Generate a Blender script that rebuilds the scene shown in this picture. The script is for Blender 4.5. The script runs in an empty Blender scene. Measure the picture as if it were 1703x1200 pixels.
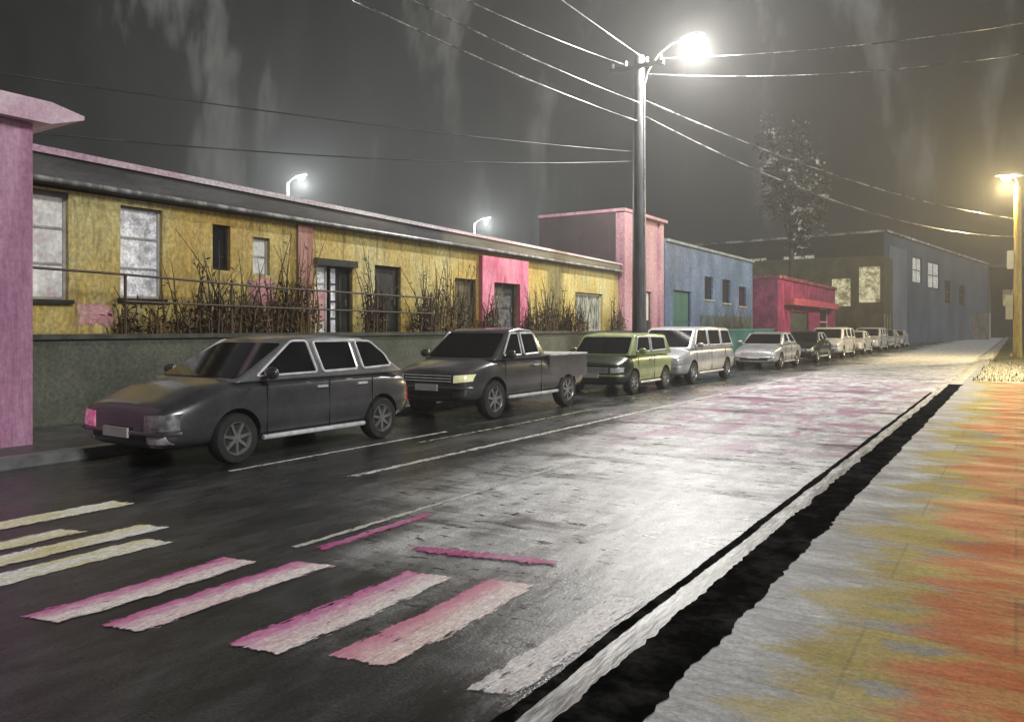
import bpy, bmesh, math, random
from mathutils import Vector, Matrix, noise
from mathutils.bvhtree import BVHTree
R = math.radians
rnd = random.Random(7)
sc = bpy.context.scene
COL = sc.collection
# ------------------------------------------------------------------ camera, sky, light, exposure
CAM_H = 1.6
cd = bpy.data.cameras.new('camera'); cam = bpy.data.objects.new('camera', cd); COL.objects.link(cam)
cam.location = (0, 0, CAM_H); cam.rotation_euler = (R(90), 0, math.atan(.645))
cd.sensor_width = 36; cd.lens = 36 * 1300 / 1703
cd.shift_y = -55 / 1703
cd.clip_start = .05; cd.clip_end = 3000
sc.camera = cam
sc.view_settings.view_transform = 'Standard'; sc.view_settings.look = 'None'
sc.view_settings.exposure = 0.5; sc.view_settings.gamma = 1
sc.cycles.use_denoising = True
sc.cycles.max_bounces = 6; sc.cycles.volume_bounces = 0
sc.cycles.sample_clamp_indirect = 4
sc.cycles.volume_step_rate = 4

w = bpy.data.worlds.new('World'); sc.world = w; w.use_nodes = True
nt = w.node_tree; bg = nt.nodes['Background']
tc = nt.nodes.new('ShaderNodeTexCoord')
mp = nt.nodes.new('ShaderNodeMapping'); mp.inputs['Scale'].default_value = (11, 11, .75)
nz = nt.nodes.new('ShaderNodeTexNoise'); nz.inputs['Scale'].default_value = 1.0; nz.inputs['Detail'].default_value = 5; nz.inputs['Roughness'].default_value = .62
rp = nt.nodes.new('ShaderNodeValToRGB')
rp.color_ramp.elements[0].position = .36; rp.color_ramp.elements[0].color = (.006, .0057, .0053, 1)
rp.color_ramp.elements[1].position = .74; rp.color_ramp.elements[1].color = (.13, .128, .12, 1)
e = rp.color_ramp.elements.new(.55); e.color = (.013, .0125, .0115, 1)
nt.links.new(tc.outputs['Generated'], mp.inputs['Vector']); nt.links.new(mp.outputs[0], nz.inputs['Vector'])
nt.links.new(nz.outputs['Fac'], rp.inputs['Fac']); nt.links.new(rp.outputs[0], bg.inputs['Color'])
bg.inputs['Strength'].default_value = 1.0

sd = bpy.data.lights.new('soft_key', 'SUN'); so = bpy.data.objects.new('soft_key', sd); COL.objects.link(so)  # unseen soft key, added to light the facades evenly
sd.energy = 1.6; sd.angle = R(14); sd.color = (.97, .98, 1)
so.rotation_euler = Vector((-.80, .16, -.50)).to_track_quat('-Z', 'Y').to_euler()

# ------------------------------------------------------------------ helpers
def mat(name, c1, c2=None, scale=2.0, stretch=(1, 1, 1), lo=.38, hi=.64, rough=.6, rough2=None, metal=0.0, bump=0.0, bscale=30, c3=None,
        emit=0.0, coat=0.0, detail=6, spec=.5, fine=0.0):
    m = bpy.data.materials.new(name); m.use_nodes = True
    t = m.node_tree; N = t.nodes; Lk = t.links; b = N['Principled BSDF']
    tc = N.new('ShaderNodeTexCoord'); mp = N.new('ShaderNodeMapping'); mp.inputs['Scale'].default_value = stretch
    Lk.new(tc.outputs['Object'], mp.inputs['Vector'])
    nz = N.new('ShaderNodeTexNoise'); nz.inputs['Scale'].default_value = scale; nz.inputs['Detail'].default_value = detail; nz.inputs['Roughness'].default_value = .65
    Lk.new(mp.outputs[0], nz.inputs['Vector'])
    r = N.new('ShaderNodeValToRGB'); el = r.color_ramp.elements
    c2 = c2 or tuple(x * .7 for x in c1)
    el[0].position = lo; el[0].color = (*c1, 1); el[1].position = hi; el[1].color = (*c2, 1)
    if c3: q = el.new((lo + hi) / 2); q.color = (*c3, 1)
    Lk.new(nz.outputs['Fac'], r.inputs['Fac'])
    out = r.outputs[0]
    if fine:
        n2 = N.new('ShaderNodeTexNoise'); n2.inputs['Scale'].default_value = bscale; n2.inputs['Detail'].default_value = 3
        Lk.new(mp.outputs[0], n2.inputs['Vector'])
        mr = N.new('ShaderNodeMapRange'); mr.inputs['From Min'].default_value = .3; mr.inputs['From Max'].default_value = .7
        mr.inputs['To Min'].default_value = 1 - fine; mr.inputs['To Max'].default_value = 1 + fine
        Lk.new(n2.outputs['Fac'], mr.inputs['Value'])
        mx = N.new('ShaderNodeMix'); mx.data_type = 'RGBA'; mx.blend_type = 'MULTIPLY'; mx.inputs[0].default_value = 1
        Lk.new(out, mx.inputs[6]); Lk.new(mr.outputs[0], mx.inputs[7]); out = mx.outputs[2]
    Lk.new(out, b.inputs['Base Color'])
    if rough2 is not None:
        mr = N.new('ShaderNodeMapRange'); mr.inputs['From Min'].default_value = .35; mr.inputs['From Max'].default_value = .65
        mr.inputs['To Min'].default_value = rough; mr.inputs['To Max'].default_value = rough2
        Lk.new(nz.outputs['Fac'], mr.inputs['Value']); Lk.new(mr.outputs[0], b.inputs['Roughness'])
    else: b.inputs['Roughness'].default_value = rough
    b.inputs['Metallic'].default_value = metal
    b.inputs['Specular IOR Level'].default_value = spec
    if coat: b.inputs['Coat Weight'].default_value = coat; b.inputs['Coat Roughness'].default_value = .12
    if emit:
        Lk.new(out, b.inputs['Emission Color']); b.inputs['Emission Strength'].default_value = emit
    if bump:
        nb = N.new('ShaderNodeTexNoise'); nb.inputs['Scale'].default_value = bscale; nb.inputs['Detail'].default_value = 5
        Lk.new(mp.outputs[0], nb.inputs['Vector'])
        bp = N.new('ShaderNodeBump'); bp.inputs['Strength'].default_value = bump; bp.inputs['Distance'].default_value = .03
        Lk.new(nb.outputs['Fac'], bp.inputs['Height']); Lk.new(bp.outputs[0], b.inputs['Normal'])
    return m

def grain(m, scale, amt, bump=0.0):
    """fine aggregate speckle over a finished material"""
    t = m.node_tree; N = t.nodes; Lk = t.links; b = N['Principled BSDF']; src = b.inputs['Base Color'].links[0].from_socket
    tcn = N.new('ShaderNodeTexCoord'); n = N.new('ShaderNodeTexNoise'); n.inputs['Scale'].default_value = scale; n.inputs['Detail'].default_value = 4; n.inputs['Roughness'].default_value = .7
    Lk.new(tcn.outputs['Object'], n.inputs['Vector'])
    r = N.new('ShaderNodeMapRange'); r.inputs['From Min'].default_value = .34; r.inputs['From Max'].default_value = .68; r.inputs['To Min'].default_value = 1 - amt; r.inputs['To Max'].default_value = 1 + amt; r.clamp = False
    Lk.new(n.outputs['Fac'], r.inputs['Value'])
    x = N.new('ShaderNodeMix'); x.data_type = 'RGBA'; x.blend_type = 'MULTIPLY'; x.inputs[0].default_value = 1; Lk.new(src, x.inputs[6]); Lk.new(r.outputs[0], x.inputs[7]); Lk.new(x.outputs[2], b.inputs['Base Color'])
    if bump:
        bp = N.new('ShaderNodeBump'); bp.inputs['Strength'].default_value = bump; bp.inputs['Distance'].default_value = .01; Lk.new(n.outputs['Fac'], bp.inputs['Height'])
        if b.inputs['Normal'].links: Lk.new(b.inputs['Normal'].links[0].from_socket, bp.inputs['Normal'])
        Lk.new(bp.outputs[0], b.inputs['Normal'])
    return m

def link(name, me, m=None, parent=None, loc=None):
    o = bpy.data.objects.new(name, me); COL.objects.link(o)
    if m is not None and me is not None:
        for x in (m if isinstance(m, (list, tuple)) else [m]): me.materials.append(x)
    if parent: o.parent = parent
    if loc: o.location = loc
    return o

class MB:
    """collects shapes into ONE mesh"""
    def __init__(s): s.v = []; s.f = []
    def add(s, vs, fs):
        n = len(s.v); s.v += [tuple(x) for x in vs]; s.f += [tuple(i + n for i in q) for q in fs]; return s
    def box(s, x0, x1, y0, y1, z0, z1):
        return s.add([(x0,y0,z0),(x1,y0,z0),(x1,y1,z0),(x0,y1,z0),(x0,y0,z1),(x1,y0,z1),(x1,y1,z1),(x0,y1,z1)],
                     [(3,2,1,0),(4,5,6,7),(0,1,5,4),(1,2,6,5),(2,3,7,6),(3,0,4,7)])
    def obox(s, P, a0, a1, z0, z1, n0, n1):   # box in a facade's own axes
        vs = [P(a, z, n) for n in (n0, n1) for z in (z0, z1) for a in (a0, a1)]
        return s.add(vs, [(0,2,3,1),(4,5,7,6),(0,1,5,4),(2,6,7,3),(0,4,6,2),(1,3,7,5)])
    def tube(s, pts, rad, n=8, caps=True):
        pts = [Vector(p) for p in pts]; k = len(pts)
        rad = rad if isinstance(rad, (list, tuple)) else [rad] * k
        vs = []; ref = None
        for i, p in enumerate(pts):
            d = (pts[min(i+1, k-1)] - pts[max(i-1, 0)]).normalized()
            if ref is None: ref = d.orthogonal().normalized()
            ref = (ref - d * ref.dot(d)).normalized(); b = d.cross(ref)
            for j in range(n):
                a = 2 * math.pi * j / n; vs.append(p + (ref * math.cos(a) + b * math.sin(a)) * rad[i])
        fs = [(i*n+j, i*n+(j+1) % n, (i+1)*n+(j+1) % n, (i+1)*n+j) for i in range(k-1) for j in range(n)]
        if caps: fs += [tuple(range(n-1, -1, -1)), tuple(range((k-1)*n, k*n))]
        return s.add(vs, fs)
    def lathe(s, prof, n=24, M=None):        # prof (r, z)
        M = M or Matrix(); k = len(prof)
        vs = [M @ Vector((r * math.cos(2*math.pi*j/n), r * math.sin(2*math.pi*j/n), z)) for r, z in prof for j in range(n)]
        fs = [(i*n+j, i*n+(j+1) % n, (i+1)*n+(j+1) % n, (i+1)*n+j) for i in range(k-1) for j in range(n)]
        return s.add(vs, fs + [tuple(range(n-1, -1, -1)), tuple(range((k-1)*n, k*n))])
    def prism(s, poly, z0, z1):              # flat polygon (x, y) given a height
        n = len(poly)
        return s.add([(x, y, z0) for x, y in poly] + [(x, y, z1) for x, y in poly],
                     [tuple(range(n-1, -1, -1)), tuple(range(n, 2*n))] + [(i, (i+1) % n, n+(i+1) % n, n+i) for i in range(n)])
    def mesh(s, name, smooth=None, fixn=True):
        me = bpy.data.meshes.new(name); me.from_pydata(s.v, [], s.f)
        if fixn:
            bm = bmesh.new(); bm.from_mesh(me); bmesh.ops.recalc_face_normals(bm, faces=bm.faces[:]); bm.to_mesh(me); bm.free()
        if smooth is not None:
            for p in me.polygons: p.use_smooth = True
            me.set_sharp_from_angle(angle=R(smooth))
        me.update(); return me
    def build(s, name, m, parent=None, smooth=None, loc=None, fixn=True):
        return link(name, s.mesh(name, smooth, fixn), m, parent, loc)

def tag(o, label=None, cat=None, group=None, kind=None):
    if label: o['label'] = label
    if cat: o['category'] = cat
    if group: o['group'] = group
    if kind: o['kind'] = kind
    return o
def empty(name, loc, rz=0, **k):
    o = bpy.data.objects.new(name, None); COL.objects.link(o); o.location = loc; o.rotation_euler = (0, 0, rz)
    o.empty_display_size = .2
    return tag(o, **k)
def apply_mods(o):
    dg = bpy.context.evaluated_depsgraph_get(); dg.update()
    me = bpy.data.meshes.new_from_object(o.evaluated_get(dg))
    o.modifiers.clear(); o.data = me; return o
def copy_tree(o, parent=None):
    c = o.copy(); COL.objects.link(c)
    if parent: c.parent = parent
    for ch in list(o.children): copy_tree(ch, c)
    return c

# ------------------------------------------------------------------ ground, road, pavements
def ground_mat():
    """wet roadway: dark asphalt with the white lamp sheen painted pale along the right half"""
    m = mat('wet_roadway_sheen', (.016, .016, .0165), (.058, .058, .057), scale=1.3, stretch=(1, .35, 1), rough=.1, rough2=.4, bump=.2, bscale=9, fine=.35)
    t = m.node_tree; N = t.nodes; Lk = t.links; b = N['Principled BSDF']
    dark = b.inputs['Base Color'].links[0].from_socket
    geo = N.new('ShaderNodeTexCoord'); sep = N.new('ShaderNodeSeparateXYZ'); Lk.new(geo.outputs['Object'], sep.inputs[0])
    def nzf(sx, sy, scale, detail=6, rot=0.0):
        mp = N.new('ShaderNodeMapping'); mp.inputs['Scale'].default_value = (sx, sy, 1); mp.inputs['Rotation'].default_value = (0, 0, rot); Lk.new(geo.outputs['Object'], mp.inputs['Vector'])
        n = N.new('ShaderNodeTexNoise'); n.inputs['Scale'].default_value = scale; n.inputs['Detail'].default_value = detail; n.inputs['Roughness'].default_value = .68
        Lk.new(mp.outputs[0], n.inputs['Vector']); return n.outputs['Fac']
    def mth(op, a, bb, c=None):
        n = N.new('ShaderNodeMath'); n.operation = op
        for i, x in enumerate((a, bb, c)):
            if x is None: continue
            if isinstance(x, (int, float)): n.inputs[i].default_value = x
            else: Lk.new(x, n.inputs[i])
        return n.outputs[0]
    def step(v, a, bb):
        n = N.new('ShaderNodeMapRange'); n.interpolation_type = 'SMOOTHSTEP'
        n.inputs['From Min'].default_value = a; n.inputs['From Max'].default_value = bb; Lk.new(v, n.inputs['Value']); return n.outputs[0]
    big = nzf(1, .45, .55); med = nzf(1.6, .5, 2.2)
    # the painted sheen starts past the crossing, its left edge drifting towards the parking line further on
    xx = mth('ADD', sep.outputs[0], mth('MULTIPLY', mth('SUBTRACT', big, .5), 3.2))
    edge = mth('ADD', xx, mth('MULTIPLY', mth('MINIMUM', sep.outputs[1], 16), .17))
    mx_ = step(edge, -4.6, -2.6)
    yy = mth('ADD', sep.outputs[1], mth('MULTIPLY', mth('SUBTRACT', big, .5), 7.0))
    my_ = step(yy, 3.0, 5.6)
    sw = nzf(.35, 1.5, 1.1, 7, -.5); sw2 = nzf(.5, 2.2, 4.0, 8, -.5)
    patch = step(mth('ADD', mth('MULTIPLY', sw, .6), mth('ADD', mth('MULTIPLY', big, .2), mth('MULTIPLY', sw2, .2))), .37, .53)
    patch = mth('MAXIMUM', patch, step(sep.outputs[1], 26, 48))  # far end forced pale: lamp glare painted into the road
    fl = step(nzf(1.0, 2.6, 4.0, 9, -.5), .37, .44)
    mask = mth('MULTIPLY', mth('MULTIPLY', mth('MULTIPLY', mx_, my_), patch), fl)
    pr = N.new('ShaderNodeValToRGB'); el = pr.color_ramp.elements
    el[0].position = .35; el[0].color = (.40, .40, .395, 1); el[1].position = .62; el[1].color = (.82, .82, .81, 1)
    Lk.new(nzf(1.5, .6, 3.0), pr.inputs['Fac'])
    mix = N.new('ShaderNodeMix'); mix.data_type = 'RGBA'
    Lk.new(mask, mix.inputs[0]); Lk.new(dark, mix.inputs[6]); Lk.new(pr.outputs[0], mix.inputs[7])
    # pink reflections painted as a mauve band across the sheen
    st = mth('MULTIPLY', step(mth('ADD', nzf(.9, .55, 1.5), mth('MULTIPLY', med, .3)), .58, .78), mth('MULTIPLY', step(sep.outputs[1], 8.5, 11), step(sep.outputs[1], 34, 20)))
    rs = b.inputs['Roughness'].links[0].from_socket
    mr_ = N.new('ShaderNodeMix'); mr_.data_type = 'FLOAT'; mr_.inputs[3].default_value = .44; Lk.new(mask, mr_.inputs[0]); Lk.new(rs, mr_.inputs[2]); Lk.new(mr_.outputs[0], b.inputs['Roughness'])
    m2 = N.new('ShaderNodeMix'); m2.data_type = 'RGBA'; m2.inputs[7].default_value = (.33, .12, .24, 1)
    Lk.new(mth('MULTIPLY', mth('MULTIPLY', st, mx_), .8), m2.inputs[0]); Lk.new(mix.outputs[2], m2.inputs[6])
    Lk.new(m2.outputs[2], b.inputs['Base Color'])
    return m

g = MB().add([(-600, -60, -.03), (300, -60, -.03), (300, 700, -.03), (-600, 700, -.03)], [(0, 1, 2, 3)])
tag(g.build('ground', mat('wet_earth', (.02, .022, .016), (.05, .05, .04), scale=.6, rough=.5, bump=.3)), kind='structure')
rd = MB()
rd.add([(-9.55, -12, 0), (-1.47, -12, 0), (-1.47, 60, 0), (-1.1, 90, 0), (1.2, 135, 0), (1.6, 150, 0), (-30, 150, 0), (-9.55, 95, 0)], [tuple(range(8))])
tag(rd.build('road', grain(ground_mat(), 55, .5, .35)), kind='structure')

# left pavement with kerb
pv = MB().box(-13.2, -9.75, -12, 95, -.02, .12)
tag(pv.build('pavement', mat('dark_paving', (.03, .03, .03), (.075, .072, .07), scale=1.4, rough=.3, rough2=.6, bump=.25, bscale=12, fine=.3)), kind='structure')
kb = MB().box(-9.75, -9.55, -12, 95, -.02, .13)
tag(kb.build('kerb', mat('grey_kerb', (.10, .10, .10), (.2, .2, .19), scale=3, rough=.4, bump=.2)), kind='structure')

# right pavement: concrete, the lamp's ochre and orange glow painted in to its right
def paving_mat():
    m = mat('worn_paving_lamp_glow', (.17, .17, .168), (.56, .56, .55), scale=1.7, stretch=(.6, 1.5, 1), rough=.5, rough2=.72, bump=.22, bscale=14, fine=.22)
    t = m.node_tree; N = t.nodes; Lk = t.links; b = N['Principled BSDF']
    base = b.inputs['Base Color'].links[0].from_socket
    tcn = N.new('ShaderNodeTexCoord'); sep = N.new('ShaderNodeSeparateXYZ'); Lk.new(tcn.outputs['Object'], sep.inputs[0])
    def nzf(sx, sy, scale):
        mp = N.new('ShaderNodeMapping'); mp.inputs['Scale'].default_value = (sx, sy, 1); mp.inputs['Rotation'].default_value = (0, 0, .57); Lk.new(tcn.outputs['Object'], mp.inputs['Vector'])
        n = N.new('ShaderNodeTexNoise'); n.inputs['Scale'].default_value = scale; n.inputs['Detail'].default_value = 7; n.inputs['Roughness'].default_value = .66
        Lk.new(mp.outputs[0], n.inputs['Vector']); return n.outputs['Fac']
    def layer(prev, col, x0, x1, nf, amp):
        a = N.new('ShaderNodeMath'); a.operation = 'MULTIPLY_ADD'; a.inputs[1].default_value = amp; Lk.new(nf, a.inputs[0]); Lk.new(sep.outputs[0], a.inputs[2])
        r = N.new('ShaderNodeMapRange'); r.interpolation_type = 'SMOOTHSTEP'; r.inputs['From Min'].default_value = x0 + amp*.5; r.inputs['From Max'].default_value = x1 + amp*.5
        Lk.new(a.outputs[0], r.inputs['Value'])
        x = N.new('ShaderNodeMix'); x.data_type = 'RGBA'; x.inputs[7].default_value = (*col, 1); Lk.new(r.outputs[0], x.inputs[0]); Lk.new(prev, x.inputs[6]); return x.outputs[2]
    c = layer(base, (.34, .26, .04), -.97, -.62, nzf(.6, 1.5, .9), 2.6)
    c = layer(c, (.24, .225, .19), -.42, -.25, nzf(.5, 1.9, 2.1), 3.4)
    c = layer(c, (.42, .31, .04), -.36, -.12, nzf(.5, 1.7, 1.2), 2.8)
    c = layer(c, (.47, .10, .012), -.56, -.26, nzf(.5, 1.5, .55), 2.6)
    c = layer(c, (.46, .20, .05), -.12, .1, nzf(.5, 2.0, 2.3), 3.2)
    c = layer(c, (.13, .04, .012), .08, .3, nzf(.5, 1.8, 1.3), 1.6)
    # slab joints
    bt = N.new('ShaderNodeTexBrick'); bt.inputs['Scale'].default_value = 1; bt.inputs['Mortar Size'].default_value = .012; bt.inputs['Mortar Smooth'].default_value = .6
    bt.inputs['Brick Width'].default_value = 1.25; bt.inputs['Row Height'].default_value = .9; bt.inputs['Color1'].default_value = (1, 1, 1, 1); bt.inputs['Color2'].default_value = (.86, .86, .86, 1); bt.inputs['Mortar'].default_value = (.42, .42, .42, 1)
    mpb = N.new('ShaderNodeMapping'); mpb.inputs['Location'].default_value = (1.25, .3, 0); Lk.new(tcn.outputs['Object'], mpb.inputs[0]); Lk.new(mpb.outputs[0], bt.inputs['Vector'])
    x = N.new('ShaderNodeMix'); x.data_type = 'RGBA'; x.blend_type = 'MULTIPLY'; x.inputs[0].default_value = .5; Lk.new(c, x.inputs[6]); Lk.new(bt.outputs['Color'], x.inputs[7])
    Lk.new(x.outputs[2], b.inputs['Base Color']); b.inputs['Specular IOR Level'].default_value = .3
    return m
rp_ = MB().box(-1.3, 9, -12, 150, -.02, .12)
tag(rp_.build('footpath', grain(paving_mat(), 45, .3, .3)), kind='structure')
# black worn kerb along it, its edges chipped
def ragged(x0, x1, y0, y1, step, amp, z0, z1, name, m, kind='structure', seed=1, parent=None):
    L_, R_ = [], []; y = y0
    def wob(y, k): return amp * (noise.fractal(Vector((y * 1.7, seed * 7.3 + k, 0)), .9, 2.1, 5) * .9 + .5 * noise.noise(Vector((y * 14, seed + k, 3))))
    while y < y1:
        L_.append((x0 + wob(y, 0), y)); R_.append((x1 + wob(y, 40), y)); y += step * (1 + max(0, y - 6) * .12)
    n = len(L_); vs = [(x, yy, z) for z in (z0, z1) for (x, yy) in L_ + R_]
    fs = []
    for i in range(n - 1):
        a, b_, c, d = i, i + 1, n + i + 1, n + i
        fs += [(a, d, c, b_), (2*n+a, 2*n+b_, 2*n+c, 2*n+d), (a, b_, 2*n+b_, 2*n+a), (d, 2*n+d, 2*n+c, c)]
    fs += [(0, 2*n, 3*n, n), (n-1, 2*n-1, 4*n-1, 3*n-1)]
    o = MB().add(vs, fs).build(name, m, parent)
    return tag(o, kind=kind) if kind else o
black = mat('black_kerb_stone', (.004, .004, .004), (.035, .034, .033), scale=4, lo=.45, hi=.72, fine=.4, rough=.8, bump=.3, bscale=25, spec=0.0)
ragged(-1.47, -1.18, -2, 23.5, .03, .04, -.02, .126, 'kerb', black, seed=3)
ragged(-1.45, -1.2, 23.5, 150, .3, .02, -.02, .124, 'kerb', mat('pale_kerb', (.22, .22, .21), (.5, .5, .47), scale=1.5, rough=.4, fine=.3), seed=6)
ragged(-1.74, -1.45, -2, 60, .06, .03, -.02, .005, 'gutter', mat('pale_gutter', (.16, .16, .155), (.62, .61, .6), scale=3, stretch=(3, .5, 1), lo=.4, hi=.58, rough=.45, bump=.2, bscale=14, fine=.4), seed=4)
ragged(-1.79, -1.725, 1, 22, .04, .02, -.02, .008, 'gutter', black, seed=5)

# ------------------------------------------------------------------ painted marks and painted reflections
def strip_mesh(A, B, name, m, parent):
    n = len(A) - 1
    o = MB().add(A + B, [(i, n+1+i, n+2+i, i+1) for i in range(n)]).build(name, m, parent, fixn=False)
    uv = o.data.uv_layers.new(name='uv')
    for p in o.data.polygons:
        for li in p.loop_indices:
            v = o.data.loops[li].vertex_index; uv.data[li].uv = ((v % (n + 1)) / n, v // (n + 1))
    return o
def stripe(name, x0, x1, ya, yb, skew, m, parent, seed, z=.005, amp=.02):
    """bar for road paint and painted glints, very slightly bowed"""
    q = random.Random(seed); n = 24; bow = q.uniform(-.03, .03); A, B = [], []
    for i in range(n + 1):
        t = i / n; y = ya + (yb - ya) * t; dx = bow * math.sin(t * 3.14)
        A.append((x0 - .015 + dx, y, z)); B.append((x1 + .015 + dx, y + skew, z))
    return strip_mesh(A, B, name, m, parent)
def paint(name, a, b_, c, ratio=6.0, wear=.58, soft=.2, edge_col=None):
    """road paint worn away in flecks, thinner towards its edges; painted reflections use it too"""
    m = mat(name, a, b_, scale=1.6, stretch=(2.6, .6, 1), lo=.36, hi=.62, c3=c, rough=.4, rough2=.6, bump=.05, bscale=26, fine=.28); grain(m, 50, .25, .25)
    t = m.node_tree; N = t.nodes; Lk = t.links; b = N['Principled BSDF']
    tcn = N.new('ShaderNodeTexCoord'); mp = N.new('ShaderNodeMapping'); mp.inputs['Scale'].default_value = (9, 2.6, 1); Lk.new(tcn.outputs['Object'], mp.inputs[0])
    n = N.new('ShaderNodeTexNoise'); n.inputs['Scale'].default_value = 2.6; n.inputs['Detail'].default_value = 9; n.inputs['Roughness'].default_value = .75; Lk.new(mp.outputs[0], n.inputs['Vector'])
    sp = N.new('ShaderNodeSeparateXYZ'); Lk.new(tcn.outputs['UV'], sp.inputs[0])
    def mth(op, x, y):
        k = N.new('ShaderNodeMath'); k.operation = op
        for i, v in enumerate((x, y)):
            if isinstance(v, (int, float)): k.inputs[i].default_value = v
            else: Lk.new(v, k.inputs[i])
        return k.outputs[0]
    if edge_col:
        src = b.inputs['Base Color'].links[0].from_socket
        ev = N.new('ShaderNodeMapRange'); ev.interpolation_type = 'SMOOTHSTEP'; ev.inputs['From Min'].default_value = .72; ev.inputs['From Max'].default_value = .08
        Lk.new(mth('ADD', sp.outputs[1], mth('MULTIPLY', mth('SUBTRACT', n.outputs['Fac'], .5), 1.1)), ev.inputs['Value'])
        xm = N.new('ShaderNodeMix'); xm.data_type = 'RGBA'; xm.inputs[7].default_value = (*edge_col, 1); Lk.new(ev.outputs[0], xm.inputs[0]); Lk.new(src, xm.inputs[6]); Lk.new(xm.outputs[2], b.inputs['Base Color'])
    def edge(v, k): return mth('MULTIPLY', mth('MINIMUM', v, mth('SUBTRACT', 1.0, v)), k)
    e_ = mth('MINIMUM', edge(sp.outputs[1], 1 / soft), edge(sp.outputs[0], ratio / soft))
    e_ = mth('MINIMUM', e_, 1.0)
    f_ = mth('ADD', mth('MULTIPLY', e_, .62), mth('MULTIPLY', mth('SUBTRACT', n.outputs['Fac'], .5), 1.7))
    r = N.new('ShaderNodeMapRange'); r.inputs['From Min'].default_value = wear - .26; r.inputs['From Max'].default_value = wear - .14; Lk.new(f_, r.inputs['Value'])
    Lk.new(r.outputs[0], b.inputs['Alpha'])
    return m
pink = paint('pink_reflection_edge_paint', (.80, .62, .62), (.85, .78, .74), (.84, .70, .68), edge_col=(.58, .13, .35))  # the edge colour paints pink reflected light along the stripes
cream = paint('cream_reflection_edge_paint', (.80, .56, .54), (.84, .74, .69), (.82, .64, .60), edge_col=(.66, .22, .34))
greyw = paint('grey_white_paint', (.50, .46, .45), (.80, .75, .73), (.70, .66, .64), wear=.66)
yellow = paint('yellow_road_paint', (.66, .60, .24), (.82, .82, .79), (.76, .72, .50))
white = paint('white_road_paint', (.55, .54, .5), (.72, .71, .68), (.6, .6, .5))
magenta = paint('magenta_reflection', (.42, .045, .20), (.5, .22, .36), (.5, .09, .26), 7, .56, .45)
linew = paint('white_line_paint', (.5, .5, .44), (.72, .71, .68), (.6, .6, .52), 40, .74, .3)
glint_y = paint('yellow_glint', (.5, .48, .25), (.72, .71, .6), (.6, .58, .4), 30, .8, .4)
mauve = paint('pink_reflection', (.50, .16, .33), (.52, .36, .45), (.5, .25, .38), 5, .8, .6)
cw = empty('crosswalk', (0, 0, 0), kind='structure')
for i, (x0, x1, ya, yb, m_) in enumerate([(-4.66, -4.34, 2.13, 3.5, pink), (-4.16, -3.83, 2.3, 3.72, pink), (-3.40, -3.01, 2.5, 3.96, pink),
                                          (-2.86, -2.47, 2.68, 4.12, cream), (-2.07, -1.81, 2.75, 4.25, greyw)]):
    stripe('stripe', x0, x1, ya, yb, .08, m_, cw, 20 + i)
for i, (x0, x1, ya, yb) in enumerate([(-5.58, -5.26, 1.2, 3.5), (-6.0, -5.68, 1.2, 3.75), (-6.4, -6.12, 1.4, 3.3), (-7.04, -6.7, 1.4, 4.1)]):
    stripe('stripe', x0, x1, ya, yb, .08, yellow, cw, 40 + i)
lm = empty('markings_and_reflections', (0, 0, 0), kind='structure')
stripe('line', -6.08, -5.92, 6.0, 34, 0, linew, lm, 60, amp=.03)
stripe('line', -4.46, -4.37, 3.9, 8.4, 0, linew, lm, 61, amp=.012)
stripe('line', -7.06, -6.94, 8.4, 13.8, 0, glint_y, lm, 62, amp=.035)  # yellowish wet glint painted as a strip
stripe('line', -4.31, -4.15, 3.95, 5.3, 0, magenta, lm, 63, amp=.012)  # magenta reflection streak, painted as a bar
stripe('line', -7.42, -7.33, 5.6, 9.6, 0, linew, lm, 64, amp=.02)
def slash(a, b_, wd, m_, seed):  # pink reflections on the wet road, painted as tapered streaks
    q = random.Random(seed); a = Vector((*a, 0)); b_ = Vector((*b_, 0)); d = (b_ - a); nrm = Vector((-d.y, d.x, 0)).normalized(); n = 18; A, B = [], []
    for i in range(n + 1):
        t = i / n; hw = wd / 2 * min(1, t * 4 + .3, (1 - t) * 4 + .3); p = a + d * t
        A.append((*(p - nrm * hw).xy, .013)); B.append((*(p + nrm * hw).xy, .013))
    strip_mesh(A, B, 'line', m_, lm)  # a painted reflection streak, not a road line
slash((-3.7, 4.35), (-2.6, 4.62), .26, magenta, 1)
slash((-4.95, 10.6), (-2.9, 9.9), .4, mauve, 2); slash((-4.9, 11.9), (-3.1, 11.6), .5, mauve, 3); slash((-3.9, 12.6), (-2.7, 13.3), .5, mauve, 4)
slash((-4.4, 9.6), (-2.7, 8.8), .35, mauve, 5); slash((-5.0, 14.5), (-2.9, 15.0), .6, mauve, 6)

# ------------------------------------------------------------------ buildings
glassd = mat('dark_glass', (.008, .008, .009), (.02, .02, .022), scale=1.5, rough=.12, spec=.6)
frost = mat('lit_frosted_pane', (.50, .36, .38), (.66, .65, .60), scale=2.6, lo=.34, hi=.6, c3=(.55, .54, .50), rough=.35, emit=.12, fine=.2, bscale=14)
frostw = mat('speckled_white_pane', (.34, .34, .34), (.8, .79, .8), scale=6, lo=.36, hi=.6, rough=.3, emit=.1, fine=.3, bscale=22)
litw = mat('lit_yellow_window', (.20, .18, .07), (.9, .86, .60), scale=2.2, lo=.36, hi=.6, rough=.4, emit=.2, fine=.4, bscale=10)
litg = mat('lit_grey_window', (.35, .35, .32), (.8, .8, .74), scale=3, lo=.38, hi=.6, rough=.4, emit=.16, fine=.4, bscale=8)
framed = mat('dark_frame', (.012, .012, .012), (.03, .03, .028), scale=4, rough=.4)
framel = mat('pale_frame', (.28, .28, .24), (.42, .42, .38), scale=5, rough=.4)
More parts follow.
